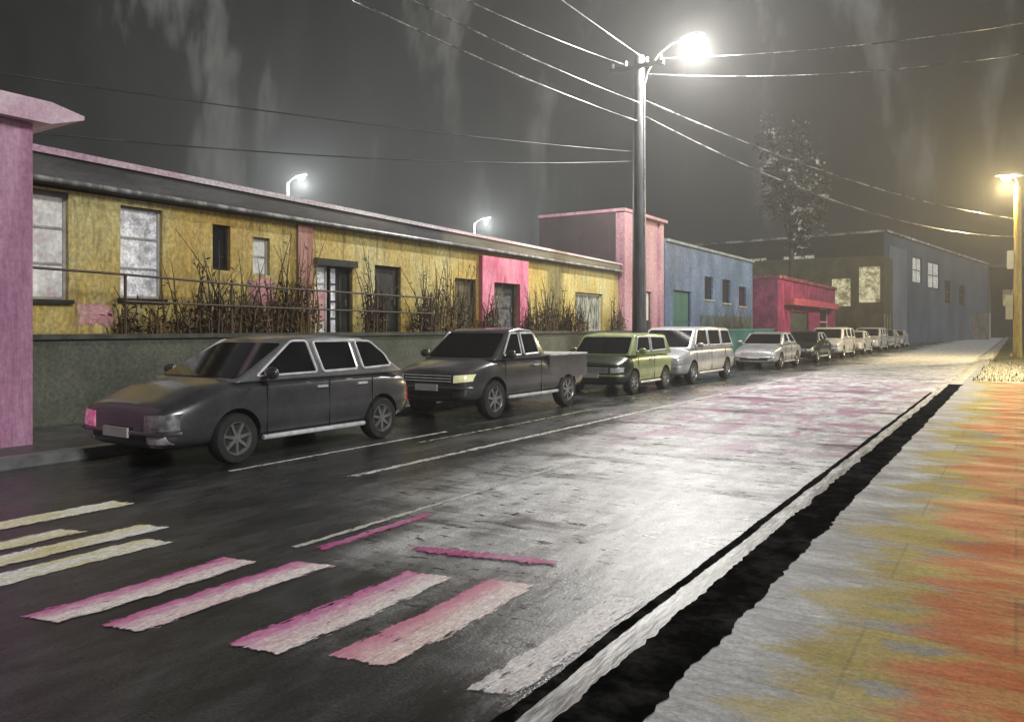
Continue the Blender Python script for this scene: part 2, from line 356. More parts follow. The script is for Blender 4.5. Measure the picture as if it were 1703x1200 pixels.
darkdoor = mat('dark_door', (.02, .02, .018), (.05, .05, .046), scale=2, stretch=(1, 1, .3), rough=.4, bump=.1)
steel = mat('wet_steel', (.12, .12, .12), (.3, .3, .3), scale=6, rough=.3, metal=.6)

def side(o, du, up=Vector((0, 0, 1))):
    o = Vector(o); du = Vector(du).normalized(); n = du.cross(up)
    return lambda a, z, out=0: o + du * a + up * z + n * out
def wall_face(mb, P, L, H, ops, reveal=.14, z0=0):
    xs = sorted({0, L, *[q for a in ops for q in a[:2]]}); zs = sorted({z0, H, *[q for a in ops for q in a[2:4]]})
    def hole(x, z): return any(a[0] <= x <= a[1] and a[2] <= z <= a[3] for a in ops)
    for i in range(len(xs) - 1):
        for j in range(len(zs) - 1):
            if not hole((xs[i] + xs[i+1]) / 2, (zs[j] + zs[j+1]) / 2):
                mb.add([P(xs[i], zs[j]), P(xs[i+1], zs[j]), P(xs[i+1], zs[j+1]), P(xs[i], zs[j+1])], [(0, 1, 2, 3)])
    for a0, a1, b0, b1 in [a[:4] for a in ops]:
        c = [(a0, b0), (a1, b0), (a1, b1), (a0, b1)]
        for k in range(4):
            p, q = c[k], c[(k+1) % 4]
            mb.add([P(*p), P(*q), P(*q, -reveal), P(*p, -reveal)], [(3, 2, 1, 0)])
def window(P, a0, a1, z0, z1, parent, pane, frame=framed, cols=1, rows=1, depth=.14, fw=.05, sill=None, label=None):
    f = MB(); d0, d1 = -depth - .03, -depth + .05
    f.obox(P, a0, a1, z0, z0 + fw, d0, d1); f.obox(P, a0, a1, z1 - fw, z1, d0, d1)
    f.obox(P, a0, a0 + fw, z0 + fw, z1 - fw, d0, d1); f.obox(P, a1 - fw, a1, z0 + fw, z1 - fw, d0, d1)
    for k in range(1, cols): x = a0 + (a1 - a0) * k / cols; f.obox(P, x - fw*.4, x + fw*.4, z0 + fw, z1 - fw, d0 + .004, d1 - .004)
    for k in range(1, rows): z = z0 + (z1 - z0) * k / rows; f.obox(P, a0 + fw, a1 - fw, z - fw*.4, z + fw*.4, d0 + .008, d1 - .008)
    w_ = f.build('window', frame, parent)
    g_ = MB(); g_.obox(P, a0 + fw*.5, a1 - fw*.5, z0 + fw*.5, z1 - fw*.5, -depth - .012, -depth + .012); g_.build('pane', pane, w_)
    if sill: s_ = MB(); s_.obox(P, a0 - .06, a1 + .06, z0 - .07, z0 - .005, -depth, .07); s_.build('sill', sill, w_)
    if label: w_['label'] = label
    return w_
def door(P, a0, a1, z0, z1, parent, m, frame=framed, depth=.14, handle=True, label=None):
    f = MB(); f.obox(P, a0 + .05, a1 - .05, z0, z1 - .05, -depth - .03, -depth + .01)
    nP = 2
    for k in range(nP):
        q0 = z0 + .15 + k * (z1 - z0 - .25) / nP; f.obox(P, a0 + .17, a1 - .17, q0, q0 + (z1 - z0 - .25) / nP - .12, -depth + .008, -depth + .03)
    d_ = f.build('door', m, parent)
    r = MB(); r.obox(P, a0, a0 + .05, z0, z1, -depth - .03, -depth + .06); r.obox(P, a1 - .05, a1, z0, z1, -depth - .03, -depth + .06); r.obox(P, a0 + .05, a1 - .05, z1 - .05, z1, -depth - .03, -depth + .06)
    r.build('frame', frame, d_)
    if handle: h_ = MB(); h_.obox(P, a1 - .17, a1 - .13, (z0 + z1) / 2 - .1, (z0 + z1) / 2 + .05, -depth + .01, -depth + .07); h_.build('handle', steel, d_)
    if label: d_['label'] = label
    return d_

def building(name, loc, rz, D, L, H, wm, front=(), end=(), roofm=None, par=.0, **k):
    """local axes: street front on x=0 running along +y, near end wall on y=0; returns root and the two facade frames"""
    root = empty(name, loc, rz, **k)
    F = side((0, 0, 0), (0, 1, 0)); E = side((-D, 0, 0), (1, 0, 0)); B = side((-D, L, 0), (0, -1, 0)); T = side((0, L, 0), (-1, 0, 0))
    mb = MB(); wall_face(mb, F, L, H, front); wall_face(mb, E, D, H, end); wall_face(mb, B, L, H, []); wall_face(mb, T, D, H, [])
    mb.build('wall', wm, root, fixn=False)
    MB().box(-D + .004, -.004, .004, L - .004, H - .12, H - .02 + par).build('roof', roofm or framed, root)
    return root, F, E

# --- 1 near pink building at the left edge
pinkw = mat('pink_stucco', (.27, .11, .20), (.48, .27, .38), scale=1.1, stretch=(2.2, 2.2, .35), lo=.34, hi=.66, c3=(.38, .18, .28), rough=.55, bump=.2, bscale=18, fine=.14)
pb, F, E = building('pink_building', (-10.6, -6, .12), 0, 7, 11.05, 4.1, pinkw, front=[(7.2, 8.5, 1.0, 2.6)],
    label='mauve pink stucco building cut by the left edge of the picture', cat='building')
window(F, 7.2, 8.5, 1.0, 2.6, pb, glassd, cols=2, rows=2, sill=framel)
rf = MB(); rf.add([(.25, -.2, 4.08), (.25, 11.2, 4.08), (.25, 11.62, 4.22), (-7.2, 11.62, 4.22), (-7.2, 11.2, 4.08), (-7.2, -.2, 4.08),
                   (.25, -.2, 4.42), (.25, 11.2, 4.36), (.25, 11.62, 4.27), (-7.2, 11.62, 4.27), (-7.2, 11.2, 4.36), (-7.2, -.2, 4.42)],
                  [(0, 1, 4, 5), (1, 2, 3, 4), (6, 11, 10, 7), (7, 10, 9, 8), (0, 6, 7, 1), (1, 7, 8, 2), (2, 8, 9, 3), (3, 9, 10, 4), (4, 10, 11, 5), (5, 11, 6, 0)])
rf.build('eave', mat('pale_pink_eave', (.55, .36, .44), (.66, .50, .56), scale=2, rough=.5, fine=.15, bump=.1), pb)
MB().tube([(.06, 10.35, .02), (.06, 10.35, 4.05)], .035).build('drainpipe', mat('pale_pipe', (.5, .33, .42), (.6, .46, .53), scale=5, rough=.4), pb, smooth=40)
pl = MB(); pl.box(0, .09, 10.6, 11.05, 0, 4.07); pl.build('corner_pilaster', pinkw, pb)

# --- 2 long yellow building
yw = mat('ochre_plaster', (.37, .235, .042), (.43, .39, .18), scale=.55, stretch=(1, 1, .5), lo=.34, hi=.66, c3=(.40, .31, .09), rough=.6, bump=.25, bscale=16, fine=.25)
def yellow_streaks(m):
    t = m.node_tree; N = t.nodes; Lk = t.links; b = N['Principled BSDF']; src = b.inputs['Base Color'].links[0].from_socket
    tcn = N.new('ShaderNodeTexCoord'); mp = N.new('ShaderNodeMapping'); mp.inputs['Scale'].default_value = (5, 5, .45); Lk.new(tcn.outputs['Object'], mp.inputs[0])
    n = N.new('ShaderNodeTexNoise'); n.inputs['Scale'].default_value = 1.6; n.inputs['Detail'].default_value = 7; n.inputs['Roughness'].default_value = .7; Lk.new(mp.outputs[0], n.inputs['Vector'])
    r = N.new('ShaderNodeValToRGB'); el = r.color_ramp.elements
    el[0].position = .33; el[0].color = (.38, .32, .26, 1); el[1].position = .62; el[1].color = (1.2, 1.15, 1.05, 1); q = el.new(.45); q.color = (.9, .9, .9, 1)
    Lk.new(n.outputs['Fac'], r.inputs['Fac'])
    x = N.new('ShaderNodeMix'); x.data_type = 'RGBA'; x.blend_type = 'MULTIPLY'; x.inputs[0].default_value = .85
    Lk.new(src, x.inputs[6]); Lk.new(r.outputs[0], x.inputs[7]); Lk.new(x.outputs[2], b.inputs['Base Color'])
yellow_streaks(yw); grain(yw, 14, .28, .3); grain(pinkw, 12, .18, .3)
Y0 = 5.1; ZB = 1.42
def yo(a): return a - Y0
ops = [(yo(6.10), yo(6.80), 2.06 - ZB, 3.80 - ZB), (yo(7.68), yo(8.47), 2.12 - ZB, 3.72 - ZB), (yo(9.52), yo(9.93), 2.72 - ZB, 3.6 - ZB),
       (yo(10.47), yo(10.9), 2.68 - ZB, 3.45 - ZB), (yo(12.15), yo(13.3), 0, 3.09 - ZB), (yo(14.05), yo(15.0), 0, 3.12 - ZB), (yo(17.25), yo(18.25), 0, 2.98 - ZB),
       (yo(18.98), yo(20.4), 0, 2.94 - ZB), (yo(24.25), yo(26.4), 0.02, 2.86 - ZB)]
yb, F, E = building('yellow_building', (-13, Y0, ZB), 0, 9, 22.65, 2.42, yw, front=ops, label='long low ochre yellow building with grey fascia behind the parked cars', cat='building')
window(F, *ops[0], yb, frost, framel, 1, 3, fw=.04, sill=framed)
window(F, *ops[1], yb, frostw, framel, 1, 3, fw=.04, sill=framed)
window(F, *ops[2], yb, glassd, framed, 1, 1, label='small dark window')
window(F, *ops[3], yb, frost, framel, 1, 2, fw=.04)
gd = MB(); P = F; a0, a1, z0, z1 = ops[4]
window(P, a0, a0 + .42, z0, z1 - .1, yb, frostw, framel, 1, 4, fw=.04)
window(P, a0 + .5, a0 + .76, z0, z1 - .1, yb, frostw, framed, 1, 4, fw=.04)
door(P, a0 + .78, a1, z0, z1 - .1, yb, darkdoor)
lt = MB(); lt.obox(P, a0 - .06, a1 + .06, z1 - .1, z1 + .05, -.16, .12); lt.build('door_hood', framed, yb)
door(F, *ops[5], yb, darkdoor); door(F, *ops[6], yb, mat('olive_brown_shadow', (.05, .045, .02), (.09, .08, .04), scale=3, stretch=(2, 2, .4), rough=.5), label='olive brown shadowed opening')  # the second door stands in for the shadow in a dark opening
redw = mat('crimson_plaster', (.42, .075, .15), (.58, .22, .30), scale=1.6, stretch=(2, 2, .5), lo=.35, hi=.65, rough=.5, bump=.2, bscale=16, fine=.25)
door(F, *ops[7], yb, mat('grey_mottled_door', (.04, .04, .04), (.13, .13, .125), scale=7, rough=.4, fine=.4), label='mottled grey door in crimson portal')
pt = MB(); pt.obox(F, yo(18.38), yo(18.98), .02, 2.26, 0.004, .14); pt.obox(F, yo(20.4), yo(20.9), .02, 2.26, 0.004, .14); pt.obox(F, yo(18.98), yo(20.4), 2.94 - ZB, 2.26, 0.004, .14)
pt.build('portal_surround', redw, yb)
window(F, *ops[8], yb, mat('streaked_pane', (.05, .06, .05), (.45, .45, .36), scale=3, stretch=(3, 3, .6), lo=.38, hi=.62, rough=.25, fine=.3), framel, 2, 1, fw=.09)
rc = MB(); rc.obox(F, yo(11.6), yo(12.02), .02, 2.4, .004, .07); rc.build('pilaster', mat('faded_red_plaster', (.26, .10, .07), (.36, .19, .16), scale=2, stretch=(3, 3, .5), rough=.6, bump=.2, fine=.25), yb)
fs = MB(); fs.add([(.16, -.02, 2.47), (.16, 22.6, 2.30), (.16, 22.6, 2.62), (.16, -.02, 2.96), (-9, -.02, 2.47), (-9, 22.6, 2.30), (-9, 22.6, 2.62), (-9, -.02, 2.96)],
                  [(0, 1, 2, 3), (0, 4, 5, 1), (3, 2, 6, 7), (0, 3, 7, 4), (1, 5, 6, 2), (4, 7, 6, 5)])
fs.build('fascia', mat('grey_fascia', (.035, .035, .034), (.085, .085, .085), scale=1.5, stretch=(1, .3, 2), rough=.4, bump=.15, fine=.2), yb)
cp = MB(); cp.add([(.21, -.02, 2.94), (.21, 22.6, 2.60), (.21, 22.6, 2.66), (.21, -.02, 3.05), (.1, -.02, 2.98), (.1, 22.6, 2.63), (.1, 22.6, 2.67), (.1, -.02, 3.07)],
                  [(0, 1, 2, 3), (0, 4, 5, 1), (3, 2, 6, 7), (0, 3, 7, 4), (1, 5, 6, 2), (4, 7, 6, 5)])
cp.build('coping', mat('pink_lit_coping', (.40, .26, .32), (.55, .53, .52), scale=.5, stretch=(1, .8, 1), rough=.35, fine=.3, bscale=20), yb)  # pink light along the roof edge is put into this colour
gt = MB(); gt.tube([(.2, -.02, 2.53), (.2, 22.6, 2.36)], .045); gt.build('gutter_pipe', mat('wet_grey_gutter', (.12, .12, .12), (.34, .34, .33), scale=2, stretch=(1, 2, 1), lo=.45, hi=.6, rough=.3), yb, smooth=60)
def stain(y0, y1, z0, z1, m):
    n = 8; A = [F(yo(y0 + (y1-y0)*k/n), z0 - ZB, .006) for k in range(n+1)]; B = [F(yo(y0 + (y1-y0)*k/n), z1 - ZB, .006) for k in range(n+1)]
    strip_mesh([tuple(p) for p in A], [tuple(p) for p in B], 'paint_patch', m, yb)
pstain = paint('pink_wall_paint', (.46, .20, .22), (.50, .32, .24), (.48, .25, .25), 1.2, .42, .42)
stain(6.85, 7.6, 1.58, 2.08, pstain); stain(10.3, 11.1, 1.9, 2.7, pstain); stain(12.0, 12.5, 1.6, 2.6, pstain)
# terrace wall in front of it and the planting bed
grw = mat('mossy_green_wall', (.045, .055, .035), (.09, .095, .07), scale=1.2, lo=.36, hi=.64, rough=.55, bump=.25, bscale=14, fine=.22)
grain(grw, 16, .3, .3); tw = empty('terrace_wall', (-12.3, 5.1, .12), label='mossy dark green retaining wall below the yellow building', cat='wall')
MB().box(-.69, 0, 0, 22.6, 0, 1.3).build('wall', grw, tw)
MB().box(-.69, .05, 0, 22.6, 1.304, 1.38).build('coping', mat('dark_coping', (.03, .032, .024), (.07, .07, .055), scale=3, rough=.5, bump=.2), tw)
# rails along the terrace
brown = mat('brown_timber', (.035, .018, .008), (.075, .045, .02), scale=6, stretch=(4, 4, .5), rough=.6, bump=.3)
hr = empty('rail_fence', (-12.45, 5.15, 1.5), label='thin brown timber rail running in front of the yellow wall', cat='fence')
MB().tube([(0, 0, 1.02), (0, 2.1, .99), (0, 5.4, .9), (0, 10.5, .85)], .022, 6).build('top_rail', brown, hr)
MB().tube([(0, 2.3, .54), (0, 5.6, .5), (0, 10.5, .46)], .02, 6).build('lower_rail', brown, hr)
for y in (.05, 2.3, 4.4, 6.3, 8.4, 10.4): MB().tube([(-.02, y, 0), (-.02, y, 1.0)], .025, 6).build('post', brown, hr)

# --- 3 tall pink building beside it
mauvew = mat('mauve_brown_shade', (.055, .045, .045), (.09, .065, .068), scale=1.0, rough=.6, bump=.2, fine=.18)
pinkt = mat('dusty_pink_render', (.36, .17, .22), (.50, .30, .33), scale=1.0, stretch=(1, 1, .4), lo=.35, hi=.65, rough=.55, bump=.22, bscale=14, fine=.2)
grain(pinkt, 10, .25, .3); tp, F, E = building('pink_tower_building', (-12.95, 27.78, .12), 0, 3.6, 4.3, 6.0, pinkt, front=[(2.0, 3.2, 0.9, 3.0)],
    label='taller dusty pink building just behind the dark utility pole', cat='building')
window(F, 2.0, 3.2, 1.75, 3.0, tp, mat('cream_blind', (.55, .52, .42), (.65, .62, .53), scale=4, rough=.5, emit=.1), framed, 1, 1)
bp_ = MB(); bp_.obox(F, 2.0, 3.2, .9, 1.74, -.16, -.06); bp_.build('door_panel', darkdoor, tp)
ew = MB(); ew.obox(E, .004, 3.45, .1, 5.98, .004, .05); ew.build('end_wall_shade', mauvew, tp)  # shade on the end wall put in as a darker sheet
for a_, b__, o__ in ((0, 1.15, .22), (3.9, 4.3, .1)): fp = MB(); fp.obox(F, a_, b__, .02, 5.98, .004, o__); fp.build('pilaster', pinkt, tp)
cp = MB(); cp.box(-3.65, .26, -.06, 4.35, 6.0, 6.12); cp.build('coping', pinkt, tp)
# --- 4 blue grey building
bluew = mat('blue_grey_render', (.048, .082, .155), (.135, .205, .36), scale=.6, stretch=(1, 1, .7), lo=.35, hi=.65, c3=(.085, .14, .25), rough=.55, bump=.2, bscale=10, fine=.25)
ops = [(5.2, 6.5, 2.9, 4.05), (8.0, 9.35, 2.8, 4.05), (10.9, 12.3, 2.7, 3.8), (1.0, 3.3, .3, 3.2)]
grain(bluew, 5, .35, .3); bb, F, E = building('blue_building', (-13, 32.6, .12), 0, 10, 13.6, 5.3, bluew, front=ops, label='blue grey building with small dark upper windows beside the pink tower', cat='building')
for o_ in ops[:3]: window(F, *o_, bb, glassd, framed, 1, 1, sill=framel)
door(F, *ops[3], bb, mat('teal_green_door', (.03, .10, .08), (.07, .17, .14), scale=2, stretch=(2, 2, .4), rough=.4, fine=.2))
cp = MB(); cp.box(-.1, .12, -.0, 13.6, 5.3, 5.42); cp.build('coping', mat('blue_coping', (.14, .19, .22), (.32, .36, .38), scale=2, rough=.4), bb)
pn = MB(); pn.obox(F, 4.6, 13.55, .02, 2.1, .004, .05); pn.build('lower_cladding', mat('lower_teal', (.03, .06, .065), (.09, .12, .125), scale=1.2, rough=.5, fine=.3), bb)
tl = MB(); tl.box(-.12, .12, 0, 13.2, 0, 1.35)
tw2 = empty('low_wall', (-11.9, 33, .12), label='teal painted low wall in front of the blue grey building', cat='wall')
tealm = mat('teal_paint', (.02, .09, .10), (.06, .19, .19), scale=1.2, rough=.4, bump=.15, fine=.2)
tl.build('wall', tealm, tw2); MB().box(-.16, .16, 0, 13.2, 1.354, 1.42).build('coping', mat('teal_coping', (.05, .2, .19), (.1, .3, .28), scale=3, rough=.4), tw2)
# --- 5 crimson shop
crim = mat('crimson_render', (.13, .012, .05), (.34, .055, .14), scale=1.3, lo=.38, hi=.66, rough=.5, bump=.25, bscale=9, fine=.3)
ops = [(3.0, 8.2, .1, 2.5), (11.6, 14.6, .9, 2.9)]
grain(crim, 5, .4, .3); cb, F, E = building('crimson_building', (-11.6, 46.4, .12), 0, 8, 17, 4.35, crim, front=ops, end=[], label='small crimson shop building with a dark doorway', cat='building')
door(F, *ops[0], cb, mat('mottled_shutter', (.02, .025, .018), (.09, .095, .075), scale=3, rough=.5, fine=.4))
window(F, *ops[1], cb, glassd, mat('pink_frame', (.5, .2, .25), (.6, .32, .36), scale=3, rough=.5), 1, 2, fw=.14)
aw = MB(); aw.obox(F, 1.5, 15.5, 2.85, 3.25, .004, .55); aw.build('awning', mat('orange_pink_awning', (.28, .035, .07), (.46, .12, .13), scale=1.6, rough=.5, fine=.35), cb)
cp = MB(); cp.box(-8.0, .14, -.1, 17.1, 4.35, 4.55); cp.build('coping', mat('crimson_coping', (.12, .02, .04), (.4, .18, .2), scale=2, lo=.5, hi=.62, rough=.4), cb)
# --- 6 ochre far shop with yellow lit windows
och = mat('dim_ochre_wall', (.03, .029, .018), (.10, .092, .045), scale=.9, lo=.36, hi=.64, rough=.6, bump=.2, fine=.35)
oe = [(9.9, 11.75, 3.7, 7.0), (7.6, 9.3, 3.4, 6.0)]
ob, F, E = building('ochre_building', (-9.85, 76.0, .12), 0, 12, 6, 7.9, och, front=[(.6 + 1.8*i, 1.8 + 1.8*i, .9, 2.8) for i in range(3)], end=oe,
    label='dim ochre building with glowing yellow windows beyond the crimson shop', cat='building')
for o_ in oe: window(E, *o_, ob, litw, framed, 1, 1)
for i in range(3): window(F, .6 + 1.8*i, 1.8 + 1.8*i, .9, 2.8, ob, litw, framed, 2, 1)
# --- 7 dark warehouse at the end, turned a little
slate = mat('slate_blue_cladding', (.035, .05, .075), (.085, .11, .15), scale=.25, stretch=(1, 1, .5), lo=.36, hi=.64, rough=.55, bump=.15, fine=.2, bscale=4)
fo = [(10.2, 14.0, 6.4, 9.2), (16.8, 22.2, 6.1, 9.1), (25, 28, 4.6, 7.4), (33, 36, 4.5, 7.2)]; eo = [(24.0, 27.4, 7.2, 9.1), (20.0, 22.4, 7.2, 9.1)]
wb, F, E = building('dark_warehouse', (-10.6, 82.4, .0), -.136, 34, 52, 10.8, slate, front=fo, end=eo, label='big dark slate warehouse with pale lit windows closing the view', cat='building')
for o_ in fo[:2]: window(F, *o_, wb, litg, framed, 2, 2, fw=.12)
for o_ in fo[2:]: window(F, *o_, wb, glassd, framed, 2, 2, fw=.12)
for o_ in eo: window(E, *o_, wb, litg, framed, 3, 2, fw=.12)
ec = MB()  # dark sheets over the end wall paint in its shade
for q_ in ((.01, 33.9, .1, 7.18), (.01, 33.9, 9.12, 10.78), (.01, 19.98, 7.18, 9.12), (22.42, 23.98, 7.18, 9.12), (27.42, 33.9, 7.18, 9.12)): ec.obox(E, *q_, .004, .03)
ec.build('end_shade', mat('charcoal_shade', (.018, .018, .017), (.035, .035, .033), scale=.4, rough=.6, fine=.2, bscale=4), wb)
cp = MB(); cp.box(-34.1, .2, -.15, 52, 10.8, 11.0); cp.build('coping', mat('pale_lit_coping', (.12, .12, .11), (.6, .6, .56), scale=.7, lo=.45, hi=.6, rough=.4, fine=.4, bscale=4), wb)  # lit top edge of the roof painted as pale coping
pa = MB(); pa.obox(F, 1.2, 7.6, .1, 9.6, .004, .1); pa.build('wall_panel', mat('pale_slate_panel', (.10, .115, .14), (.16, .18, .21), scale=.4, stretch=(1, 1, .3), rough=.5), wb)
# --- 8 far block across the end of the street
fb, F, E = building('far_building', (7, 150, 0), 0, 10.5, 20, 11.5, mat('far_grey_wall', (.04, .042, .05), (.08, .085, .10), scale=.25, rough=.6, fine=.2, bscale=3), end=[(1.5, 4, 5, 8), (6, 8.5, 5, 8)],
    label='distant grey block behind the yellow street lamp', cat='building')
window(E, 1.5, 4, 5, 8, fb, glassd, framed, 2, 2, fw=.15); window(E, 6, 8.5, 5, 8, fb, glassd, framed, 2, 2, fw=.15)
MB().box(-10.7, .2, -.2, 20.2, 11.5, 11.8).build('coping', mat('far_coping', (.2, .2, .2), (.4, .4, .38), scale=.6, rough=.5), fb)
# low pale shed at the end of the road
sh, F, E = building('pale_shed', (-3.0, 122, 0), 0, 9, 7, 3.6, mat('pale_shed_wall', (.22, .20, .20), (.40, .36, .36), scale=.8, stretch=(1, 1, .3), rough=.6, fine=.3, bscale=4), end=[(3, 5.6, .1, 2.6)],
    label='low pale shed at the far end of the road', cat='shed')
door(E, 3, 5.6, .1, 2.6, sh, mat('pinkish_shed_door', (.2, .15, .16), (.3, .25, .25), scale=2, rough=.6))

# ------------------------------------------------------------------ lamps, poles, wires
polem = mat('dark_pole', (.022, .023, .026), (.06, .06, .065), scale=3, stretch=(4, 4, .4), rough=.4, bump=.25, bscale=14, fine=.2)
lens = mat('lamp_glow_white', (1, .98, .86), (1, .97, .8), scale=1, emit=14)
lensy = mat('lamp_glow_yellow', (1, .78, .25), (1, .82, .35), scale=1, emit=16)
lampm = mat('lamp_metal', (.10, .10, .10), (.2, .2, .2), scale=4, rough=.4, metal=.5)
def point(name, loc, e, col, r, parent):
    l = bpy.data.lights.new(name, 'POINT'); l.energy = e; l.color = col; l.shadow_soft_size = r
    o = bpy.data.objects.new(name, l); COL.objects.link(o); o.location = loc; o.parent = parent; return o
def luminaire(parent, p, d, glow, e, col, size=1.0, name='lamp_head'):
    """cobra head on the end of an arm: hood with a bowl lens under it"""
    d = Vector(d).normalized(); M = Matrix.Translation(p) @ d.to_track_quat('X', 'Z').to_matrix().to_4x4() @ Matrix.Scale(size, 4)
    h_ = MB(); secs = [(-.30, .05, .05), (-.1, .12, .09), (.15, .17, .12), (.40, .15, .10), (.55, .06, .05)]; n = 12; vs = []
    for x, w_, t in secs:
        for j in range(n):
            a = 2*math.pi*j/n; z = math.sin(a) * t; vs.append(M @ Vector((x, math.cos(a) * w_, max(z, -.03))))
    k = len(secs); h_.add(vs, [(i*n+j, i*n+(j+1) % n, (i+1)*n+(j+1) % n, (i+1)*n+j) for i in range(k-1) for j in range(n)] + [tuple(range(n)), tuple(range((k-1)*n, k*n))])
    hd = h_.build(name, lampm, parent, smooth=50)
    b = MB(); b.lathe([(.02, -.20), (.09, -.185), (.14, -.13), (.16, -.05), (.15, -.032)], 16, M @ Matrix.Translation((.2, 0, 0))); b.build('lens', glow, hd, smooth=60)
    point('lamp_light', M @ Vector((.2, 0, -.42 * 1.0)), e, col, .16, parent)
# main utility pole with its lamp
up = empty('utility_pole', (-9.95, 22.8, .12), label='tall dark utility pole with a bright white lamp at its top', cat='utility pole')
MB().tube([(0, 0, 0), (0, 0, 4), (0, 0, 10.0)], [.23, .21, .18], 16).build('pole', polem, up, smooth=40)
MB().box(-.9, .9, -.26, -.16, 9.55, 9.68).build('crossarm', brown, up)
for x in (-.8, -.35, .35, .8): MB().lathe([(.03, 0), (.05, .04), (.035, .08), (.05, .12), (.02, .17)], 10, Matrix.Translation((x, -.21, 9.68))).build('insulator', mat('glass_insulator', (.6, .6, .6), (.8, .8, .8), scale=3, rough=.2), up, smooth=60)
MB().tube([(.15, 0, 9.0), (.3, 0, 9.5), (.65, 0, 9.95), (1.05, 0, 10.18), (1.35, 0, 10.25)], .035).build('lamp_arm', lampm, up, smooth=60)
MB().tube([(.21, -.06, .1), (.2, -.06, 9.0)], .022, 6).build('conduit', steel, up, smooth=60)
luminaire(up, Vector((1.55, 0, 10.25)), (1, 0, .1), lens, 5300, (1, .965, .92))
# yellow street lamp on the right footpath
yl = empty('street_lamp', (.06, 46.0, .12), label='yellow glowing street lamp on the footpath at the right edge', cat='street lamp')
MB().tube([(0, 0, 0), (0, 0, 8.5)], [.2, .15], 14).build('pole', mat('ochre_pole', (.34, .22, .04), (.5, .38, .12), scale=3, stretch=(3, 3, .6), rough=.45, fine=.3), yl, smooth=40)
MB().tube([(0, 0, 8.2), (-.02, 0, 8.7), (-.15, 0, 9.02)], .05).build('lamp_arm', lampm, yl, smooth=60)
MB().box(-.5, -.2, -.2, .16, 1.9, 3.1).build('meter_box', mat('pale_yellow_box', (.42, .38, .2), (.52, .5, .32), scale=2, rough=.5), yl)
MB().box(-.45, -.15, -.12, .1, 4.4, 5.3).build('signal_box', mat('cream_box', (.6, .56, .4), (.7, .68, .56), scale=2, rough=.5), yl)
luminaire(yl, Vector((-.2, 0, 9.05)), (-1, -.5, 0), lensy, 5000, (1, .77, .38), 1.5)
# lamps on the street behind the yellow building
def back_lamp(loc, h, label):
    r = empty('back_street_lamp', loc, label=label, cat='street lamp', group='lamps behind the yellow building')
    MB().tube([(0, 0, 0), (0, 0, h)], [.12, .08], 10).build('pole', lampm, r, smooth=40)
    MB().tube([(0, 0, h - .2), (.25, 0, h + .12), (.7, 0, h + .25)], .035).build('lamp_arm', lampm, r, smooth=60)
    luminaire(r, Vector((.85, 0, h + .27)), (1, 0, .1), lens, 3000, (.93, .99, 1), 1.25)
back_lamp((-35, 30.6, 0), 9.9, 'white lamp glowing over the left part of the yellow roof')
back_lamp((-35.2, 49.2, 0), 9.7, 'white lamp glowing over the middle of the yellow roof, right of the other')

wirem = mat('wet_wire', (.035, .035, .035), (.30, .30, .29), scale=1.2, lo=.45, hi=.6, rough=.25, fine=.5, bscale=10)
wirek = mat('dark_cable', (.012, .012, .012), (.06, .06, .06), scale=1.2, lo=.45, hi=.65, rough=.5)
def wire(a, b_, sag, label, r=.02, group='overhead wires'):
    a, b_ = Vector(a), Vector(b_); n = 28
    pts = [a.lerp(b_, i / n) - Vector((0, 0, 4 * sag * (i / n) * (1 - i / n))) for i in range(n + 1)]
    c = pts[0].copy(); mb = MB().tube([p - c for p in pts], r, 6)
    o = mb.build('overhead_wire', wirek if r < .015 else wirem, smooth=80, loc=c); tag(o, label, 'wire', group)
px, py = -9.95, 22.8
wire((px, py - .2, 8.05), (-10.0, -16, 9.2), 1.1, 'lowest long wire sloping left from the utility pole', .018)
wire((px + .1, py - .2, 8.6), (-9.6, -16, 9.6), 1.2, 'second long wire sloping left from the utility pole', .018)
wire((px - .35, py - .2, 9.85), (-10.6, -16, 10.4), 1.5, 'upper wire sloping left from the pole crossarm', .017)
wire((px + .35, py - .2, 9.87), (-9.4, -16, 12.6), .9, 'topmost wire running left from the pole crossarm', .017)
wire((px - .2, py, 7.15), (-14.2, 4.2, 5.6), .15, 'service cable from pole towards the pink eave, upper of two', .014)
wire((px - .2, py, 6.85), (-14.4, 4.0, 4.7), .3, 'service cable from pole towards the pink eave, lower of two', .014)
wire((px + .2, py, 8.7), (-.1, 46, 7.0), .55, 'wire from utility pole across to the yellow lamp, upper of two', .03)
wire((px + .2, py, 8.2), (-.1, 46, 6.1), .9, 'wire from utility pole across to the yellow lamp, lower of two', .028)
wire((px + .8, py - .2, 9.85), (6, 30, 11.6), .5, 'high wire climbing right from the pole crossarm over the street', .018)
wire((px + .35, py, 9.5), (6, 30, 10.8), .75, 'lower wire running right from the bright lamp over the street', .018)
rpole = empty('utility_pole', (6, 30, .12), label='timber pole right of the street holding the two high wires', cat='utility pole')
MB().tube([(0, 0, 0), (0, 0, 11.7)], [.2, .14], 12).build('pole', polem, rpole, smooth=40)
MB().box(-.7, .7, -.06, .06, 11.2, 11.32).build('crossarm', brown, rpole)
lpole = empty('utility_pole', (-10, -16, .12), label='timber pole behind the viewpoint holding the four long wires', cat='utility pole')
MB().tube([(0, 0, 0), (0, 0, 12.6)], [.2, .14], 12).build('pole', polem, lpole, smooth=40)
MB().box(-.9, .9, -.06, .06, 10.3, 10.42).build('crossarm', brown, lpole)
mast = empty('service_mast', (-14.3, 4.1, 4.4), label='short service mast on the pink building roof', cat='mast')
MB().tube([(0, 0, 0), (0, 0, 1.3)], .04).build('mast_tube', lampm, mast, smooth=40)

